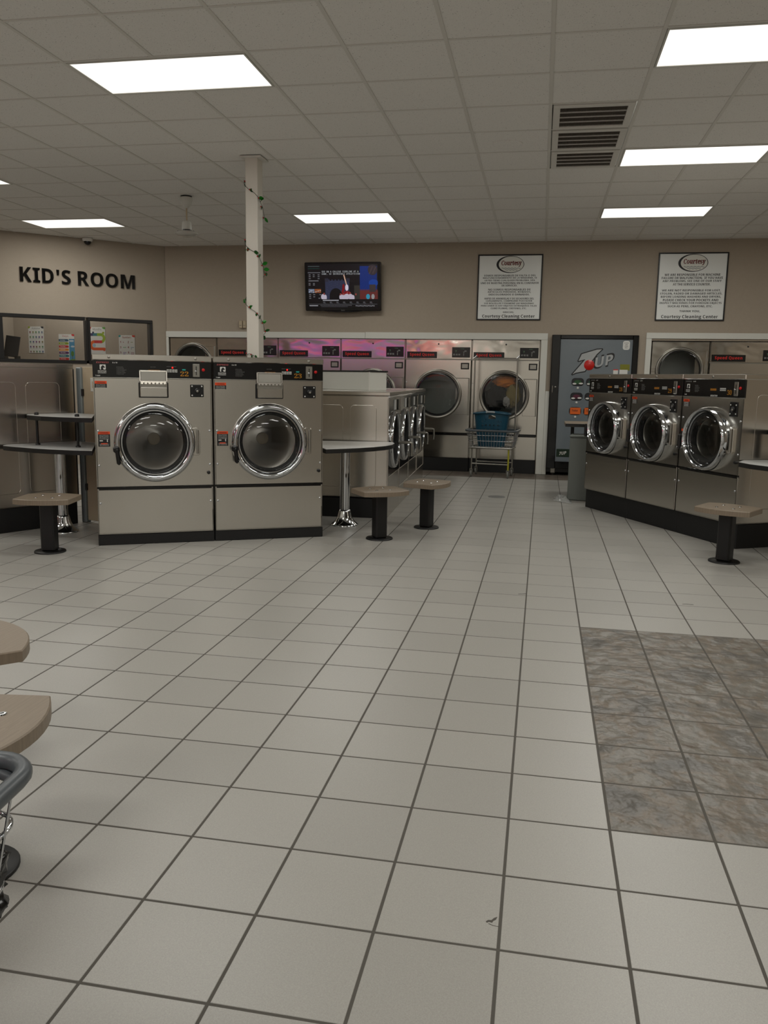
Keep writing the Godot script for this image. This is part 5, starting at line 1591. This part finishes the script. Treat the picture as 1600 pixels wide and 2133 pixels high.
# ---------------------------------------------------------------- carts
func build_carts() -> void:
	var o := thing("laundry_cart", "wire laundry cart with hanging rail before the laundry-filled dryer", "laundry cart", Vector3(-0.635, 0, -11.72), -0.12)
	wire_cart(o, 0.70, 0.46, 0.425, 0.655, 0.16, 0.045)
	for sx in [-1.0, 1.0]:
		part(o, "rail_pole", MB.new().tube([Vector3(sx * 0.30, 0.43, -0.05), Vector3(sx * 0.30, 1.655, -0.05)], 0.011, 8), M.cast)
		part(o, "rail_hook", MB.new().tube([Vector3(sx * 0.30 - 0.025, 1.65, -0.05), Vector3(sx * 0.30, 1.665, -0.05), Vector3(sx * 0.30 + 0.025, 1.69, -0.05)], 0.010, 8), M.chrome)
	part(o, "hanging_rail", MB.new().tube([Vector3(-0.30, 1.652, -0.05), Vector3(0.30, 1.652, -0.05)], 0.009, 8), M.cast)
	# blue laundry basket in the cart
	var bl := mat(Color(0.035, 0.25, 0.33), 0.4)
	var b := thing("laundry_basket", "blue plastic laundry basket with round holes in wire cart", "laundry basket", Vector3(-0.655, 0.432, -11.70), -0.08)
	var N := 176
	# angles that step evenly along the rounded outline
	var ang := PackedFloat32Array()
	var run := PackedFloat32Array([0.0])
	var last := Vector2(0.245, 0)
	for i in range(1, 2001):
		var a := TAU * i / 2000.0
		var p := Vector2(signf(cos(a)) * pow(absf(cos(a)), 0.55) * 0.245, signf(sin(a)) * pow(absf(sin(a)), 0.55) * 0.165)
		run.append(run[i - 1] + p.distance_to(last))
		last = p
	var at := 0
	for i in N + 1:
		while at < 2000 and run[at] < run[2000] * i / N: at += 1
		ang.append(TAU * at / 2000.0)
	var sup := func(a: float, f: float, grow := 0.0) -> Vector3:
		var rx := lerpf(0.185, 0.245, f) + grow
		var rz := lerpf(0.12, 0.165, f) + grow
		var c := cos(a)
		var s := sin(a)
		return Vector3(signf(c) * pow(absf(c), 0.55) * rx, 0.47 * f, signf(s) * pow(absf(s), 0.55) * rz)
	var wall := MB.new()
	var rows := 58
	for j in rows:
		for i in N:
			var a0 := ang[i]
			var a1 := ang[i + 1]
			var f0 := float(j) / rows
			var f1 := float(j + 1) / rows
			var mid: Vector3 = sup.call((a0 + a1) / 2, (f0 + f1) / 2)
			# oval holes in a grid and one wide hand hole below the rim
			var ux := fposmod(mid.x + 0.0275, 0.055) - 0.0275
			var hole := false
			if absf(mid.z) > 0.10 and absf(mid.x) < 0.15 and mid.y > 0.10 and mid.y < 0.37:
				var uy := fposmod(mid.y - 0.10, 0.055) - 0.0275
				hole = Vector2(ux / 0.019, uy / 0.017).length() < 1.0
				if absf(mid.x) < 0.07 and mid.y > 0.33: hole = false
			if absf(mid.z) > 0.12 and absf(mid.x) < 0.07 and mid.y > 0.375 and mid.y < 0.44: hole = true
			if hole: continue
			var q := [sup.call(a0, f0), sup.call(a1, f0), sup.call(a1, f1), sup.call(a0, f1)]
			var nn := ((q[1] - q[0]) as Vector3).cross(q[3] - q[0])
			if nn.dot(Vector3(mid.x, 0, mid.z)) < 0: nn = -nn
			wall.quad(q[0], q[1], q[2], q[3], nn.normalized())
			var g := nn.normalized() * 0.003
			wall.quad(q[0] - g, q[1] - g, q[2] - g, q[3] - g, -nn.normalized())
	part(b, "wall", wall, bl)
	var fl := PackedVector2Array()
	var rim := []
	for i in N:
		var v: Vector3 = sup.call(ang[i], 0.0)
		fl.append(Vector2(v.x, v.z))
		var r: Vector3 = sup.call(ang[i], 1.0, 0.008)
		rim.append(r + Vector3(0, 0.012 * cos(r.x * 9.0) - 0.008, 0))
	part(b, "bottom", MB.new().prism(fl, 0.0, 0.004), bl)
	part(b, "rim", MB.new().tube(rim, 0.013, 8, true), bl)
	part(b, "handle_grip", MB.new().tube([Vector3(-0.06, 0.476, 0.176), Vector3(-0.04, 0.482, 0.177), Vector3(0.04, 0.482, 0.177), Vector3(0.06, 0.476, 0.176)], 0.014, 8), mat(Color(0.55, 0.57, 0.58), 0.4)).set_meta("label", "pale grey handle grip")
	# near cart with a black bag
	var n := thing("laundry_cart", "chrome wire cart with grey bumper and black bag inside", "laundry cart", Vector3(-1.093, 0, -0.854), 0.10)
	wire_cart(n, 0.56, 0.72, 0.35, 0.66, 0.14, 0.062, 0.025, 0.72)
	var sk := []
	for q in round_rect(-0.268, -0.348, 0.268, 0.348, 0.065, 6): sk.append(Vector3(q.x, 0.640, q.y))
	part(n, "bumper_lip", MB.new().tube(sk, 0.010, 8, true), M.cart_rim)
	var bag := MB.new()
	var f := FastNoiseLite.new()
	f.seed = 21
	f.frequency = 1.2
	f.fractal_octaves = 4
	var U := 96
	var Wd := 56
	var P := func(i: int, j: int) -> Vector3:
		var th := PI * i / Wd
		var ph := TAU * j / U
		var d := Vector3(sin(th) * cos(ph), cos(th), sin(th) * sin(ph))
		var e := Vector3(signf(d.x) * pow(absf(d.x), 0.6), signf(d.y) * pow(absf(d.y), 0.7), signf(d.z) * pow(absf(d.z), 0.6))
		return e * Vector3(0.22, 0.11, 0.285) * (1.0 + 0.16 * f.get_noise_3dv(d * 1.5) + 0.12 * absf(f.get_noise_3dv(d * 5.5)))
	crumple(bag, P, U, Wd, V0)
	tag(part(self, "black_bag", bag, mat(Color(0.012, 0.012, 0.013), 0.18), Vector3(-1.070, 0.47, -0.955), 0.10), "crumpled black plastic bag lying inside chrome wire cart", "bag")

# ---------------------------------------------------------------- ceiling things and the post
func build_ceiling_things(gx: Callable, gz: Callable) -> void:
	var H := 3.288
	var lab := ["air return grille farthest from the back wall", "middle air return grille of the row of three", "air return grille closest to the back wall"]
	for k in 3:
		var o := thing("air_grille", lab[k], "vent", Vector3(gx.call(0) + 0.3048, H, gz.call(2 + k) - 0.3048), 0, "air return grilles in the ceiling")
		var f := MB.new()
		var a := 0.285
		var bx := 0.236
		var bz := 0.228
		f.bb(Vector3(-a, -0.008, -a), Vector3(a, 0.006, -bz), 0.002)
		f.bb(Vector3(-a, -0.008, bz), Vector3(a, 0.006, a), 0.002)
		f.bb(Vector3(-a, -0.008, -bz), Vector3(-bx, 0.006, bz), 0.002)
		f.bb(Vector3(bx, -0.008, -bz), Vector3(a, 0.006, bz), 0.002)
		part(o, "frame", f, M.tbar)
		var du := MB.new()
		du.bb(Vector3(-a, 0.43, -a), Vector3(a, 0.436, a), 0.0)
		for sg in [-1.0, 1.0]:
			du.bb(Vector3(sg * a, 0.006, -a), Vector3(sg * (a - 0.004), 0.43, a), 0.0)
			du.bb(Vector3(-a, 0.006, sg * a), Vector3(a, 0.43, sg * (a - 0.004)), 0.0)
		part(o, "duct", du, mat(Color(0.55, 0.55, 0.54), 0.5, 1.0))
		for j in 3:
			part(o, "crossbar", box(Vector3(-bx, -0.006, -bz / 2 + j * bz / 2 - 0.003), Vector3(bx, 0.004, -bz / 2 + j * bz / 2 + 0.003), 0.0), M.tbar)
		var bm := MB.new()
		bm.x = Transform3D(Basis(Vector3(0, 0, 1), 0.6), V0)
		bm.bb(Vector3(-0.0012, -0.006, -bz), Vector3(0.0012, 0.014, bz), 0.0)
		var blade := bm.mesh()
		for j in 46:
			part(o, "blade", blade, M.grille, Vector3(-bx + 0.005 + j * (2 * bx - 0.01) / 45.0, 0.004, 0)) if M.has("grille") else part(o, "blade", blade, M.tbar, Vector3(-bx + 0.005 + j * (2 * bx - 0.01) / 45.0, 0.004, 0))
	# loudspeaker disc
	var sp := thing("ceiling_speaker", "round flat white ceiling speaker beside the air grilles", "speaker", Vector3(-0.363, H, -7.309))
	part(sp, "rim", MB.new().turned([Vector2(0.125, 0.004), Vector2(0.125, -0.002), Vector2(0.115, -0.007), Vector2(0.11, -0.004)], V0, 36), M.board)
	part(sp, "mesh_cover", MB.new().cyl(V0, 0.111, -0.0035, 0.004, 36), M.board)
	# fan head on its rod
	var f := thing("ceiling_fan", "white ceiling fan head on a thin downrod", "ceiling fan", Vector3(-3.926, 0, -8.90))
	part(f, "gap_shade", MB.new().cyl(V0, 0.062, H - 0.012, H, 20), M.black)  # black disc painted in for the shade between canopy and ceiling
	part(f, "canopy", MB.new().turned([Vector2(0.0, H - 0.012), Vector2(0.066, H - 0.012), Vector2(0.066, H - 0.04), Vector2(0.052, H - 0.09), Vector2(0.028, H - 0.12), Vector2(0.012, H - 0.128), Vector2(0, H - 0.128)], V0, 24), M.white)
	part(f, "rod", MB.new().cyl(V0, 0.009, 3.01, H - 0.12, 10), M.beige)
	part(f, "motor", MB.new().turned([Vector2(0, 3.03), Vector2(0.04, 3.028), Vector2(0.05, 3.01), Vector2(0.054, 2.935), Vector2(0, 2.935)], V0, 24), M.white)
	part(f, "neck", MB.new().cyl(V0, 0.046, 2.922, 2.936, 20), M.black)
	part(f, "rotor_plate", MB.new().turned([Vector2(0, 2.922), Vector2(0.085, 2.918), Vector2(0.122, 2.902), Vector2(0.125, 2.89), Vector2(0.105, 2.872), Vector2(0.06, 2.862), Vector2(0, 2.86)], V0, 32), mat(Color(0.72, 0.71, 0.68), 0.12))
	for k in 3:
		var a := TAU * k / 3.0 + 0.4
		part(f, "blade_screw", MB.new().ball(Vector3(cos(a) * 0.10, 2.913, sin(a) * 0.10), Vector3.ONE * 0.008, 8, 6), M.chrome)
	# dome camera against the diagonal wall
	var c := thing("dome_camera", "small dome security camera on ceiling above the lettering", "camera", Vector3(-6.57, H, -11.40))
	part(c, "base", MB.new().turned([Vector2(0.075, 0.0), Vector2(0.075, -0.03), Vector2(0.062, -0.045), Vector2(0, -0.045)], V0, 24), M.tbar)
	part(c, "dome", MB.new().ball(Vector3(0, -0.045, 0), Vector3(0.052, 0.05, 0.052), 18, 12), M.gloss_black)
	# post
	var p := struct("post", box(Vector3(-2.693, 0, -7.53), Vector3(-2.578, 3.288, -7.39), 0.004), M.post)
	var tr := MB.new().bb(Vector3(-2.73, 3.272, -7.575), Vector3(-2.535, 3.286, -7.352), 0.003)
	struct("trim_10", tr, M.tbar)

func build_garland() -> void:
	var o := thing("garland", "thin wire garland of shiny green leaves and red berries round the post", "garland")
	var lo := Vector2(-2.693, -7.53)
	var hi := Vector2(-2.578, -7.39)
	# corner points of turns round the post: front-left, front-right, back-right, back-left
	var P := []
	var turns := [[2.08, 0.26], [2.57, 0.27], [3.02, 0.22], [1.60, 0.24]]
	var ys := [3.04, 2.40, 1.80]
	for k in 3:
		var y0: float = [3.06, 2.545, 2.02][k]
		P.append([Vector3(lo.x - 0.022, y0 + 0.03, hi.y - 0.03), Vector3(lo.x - 0.004, y0 - 0.02, hi.y + 0.012), Vector3(lo.x + 0.04, y0 - 0.06, hi.y + 0.014), Vector3(hi.x - 0.03, y0 - 0.085, hi.y + 0.014), Vector3(hi.x + 0.012, y0 - 0.13, hi.y + 0.004), Vector3(hi.x + 0.014, y0 - 0.19, lo.y + 0.05), Vector3(hi.x + 0.012, y0 - 0.27, lo.y - 0.012), Vector3(lo.x + 0.04, y0 - 0.36, lo.y - 0.014), Vector3(lo.x - 0.014, y0 - 0.45, lo.y + 0.05)])
	P.append([Vector3(lo.x + 0.0, 1.545, hi.y + 0.012), Vector3(lo.x + 0.03, 1.555, hi.y + 0.014), Vector3(hi.x - 0.03, 1.53, hi.y + 0.014), Vector3(hi.x + 0.012, 1.50, hi.y + 0.0)])
	var all := []
	for a in P:
		all.append_array(a)
	var cv := Curve3D.new()
	for i in all.size():
		var t: Vector3 = (all[mini(i + 1, all.size() - 1)] - all[maxi(i - 1, 0)]) / 6.0
		cv.add_point(all[i], -t, t)
	var pl := []
	var L := cv.get_baked_length()
	for i in 161: pl.append(cv.sample_baked(L * i / 160.0))
	part(o, "wire", MB.new().tube(pl, 0.0022, 5), mat(Color(0.08, 0.16, 0.07), 0.5))
	var leaf := MB.new()
	var prof := [[0.0, 0.0], [0.010, 0.012], [0.024, 0.018], [0.040, 0.013], [0.054, 0.0]]
	for i in 4:
		for s in [-1.0, 1.0]:
			var a := Vector3(prof[i][0], 0.0, 0)
			var b := Vector3(prof[i + 1][0], 0.0, 0)
			var c := Vector3(prof[i + 1][0], 0.003, s * prof[i + 1][1])
			var d := Vector3(prof[i][0], 0.003, s * prof[i][1])
			var nn := Vector3(0, 1, -s * 0.25).normalized()
			leaf.tri(a, b, c, nn, nn, nn)
			leaf.tri(a, c, d, nn, nn, nn)
			leaf.tri(a - nn * 0.001, b - nn * 0.001, c - nn * 0.001, -nn, -nn, -nn)
			leaf.tri(a - nn * 0.001, c - nn * 0.001, d - nn * 0.001, -nn, -nn, -nn)
	var lm := leaf.mesh()
	var g1 := mat(Color(0.04, 0.30, 0.06), 0.3, 0.2)
	var g2 := mat(Color(0.08, 0.46, 0.10), 0.2, 0.4)
	var red := MB.new()
	for i in 46:
		var q := cv.sample_baked(L * (i + 0.4) / 46.0)
		if i % 4 != 3:
			var l := part(o, "leaf", lm, g1 if rng.randf() < 0.6 else g2, q)
			l.basis = Basis.from_euler(Vector3(rng.randf_range(0.6, 2.2), rng.randf_range(-0.8, 0.8), rng.randf_range(-2.4, 1.2)))
		if i % 2 == 0:
			red.ball(q + Vector3(rng.randf_range(-0.012, 0.012), rng.randf_range(-0.014, 0.012), rng.randf_range(0.0, 0.012)), Vector3.ONE * 0.007, 7, 5)
	part(o, "berries", red, mat(Color(0.62, 0.03, 0.04), 0.25)).set_meta("kind", "stuff")
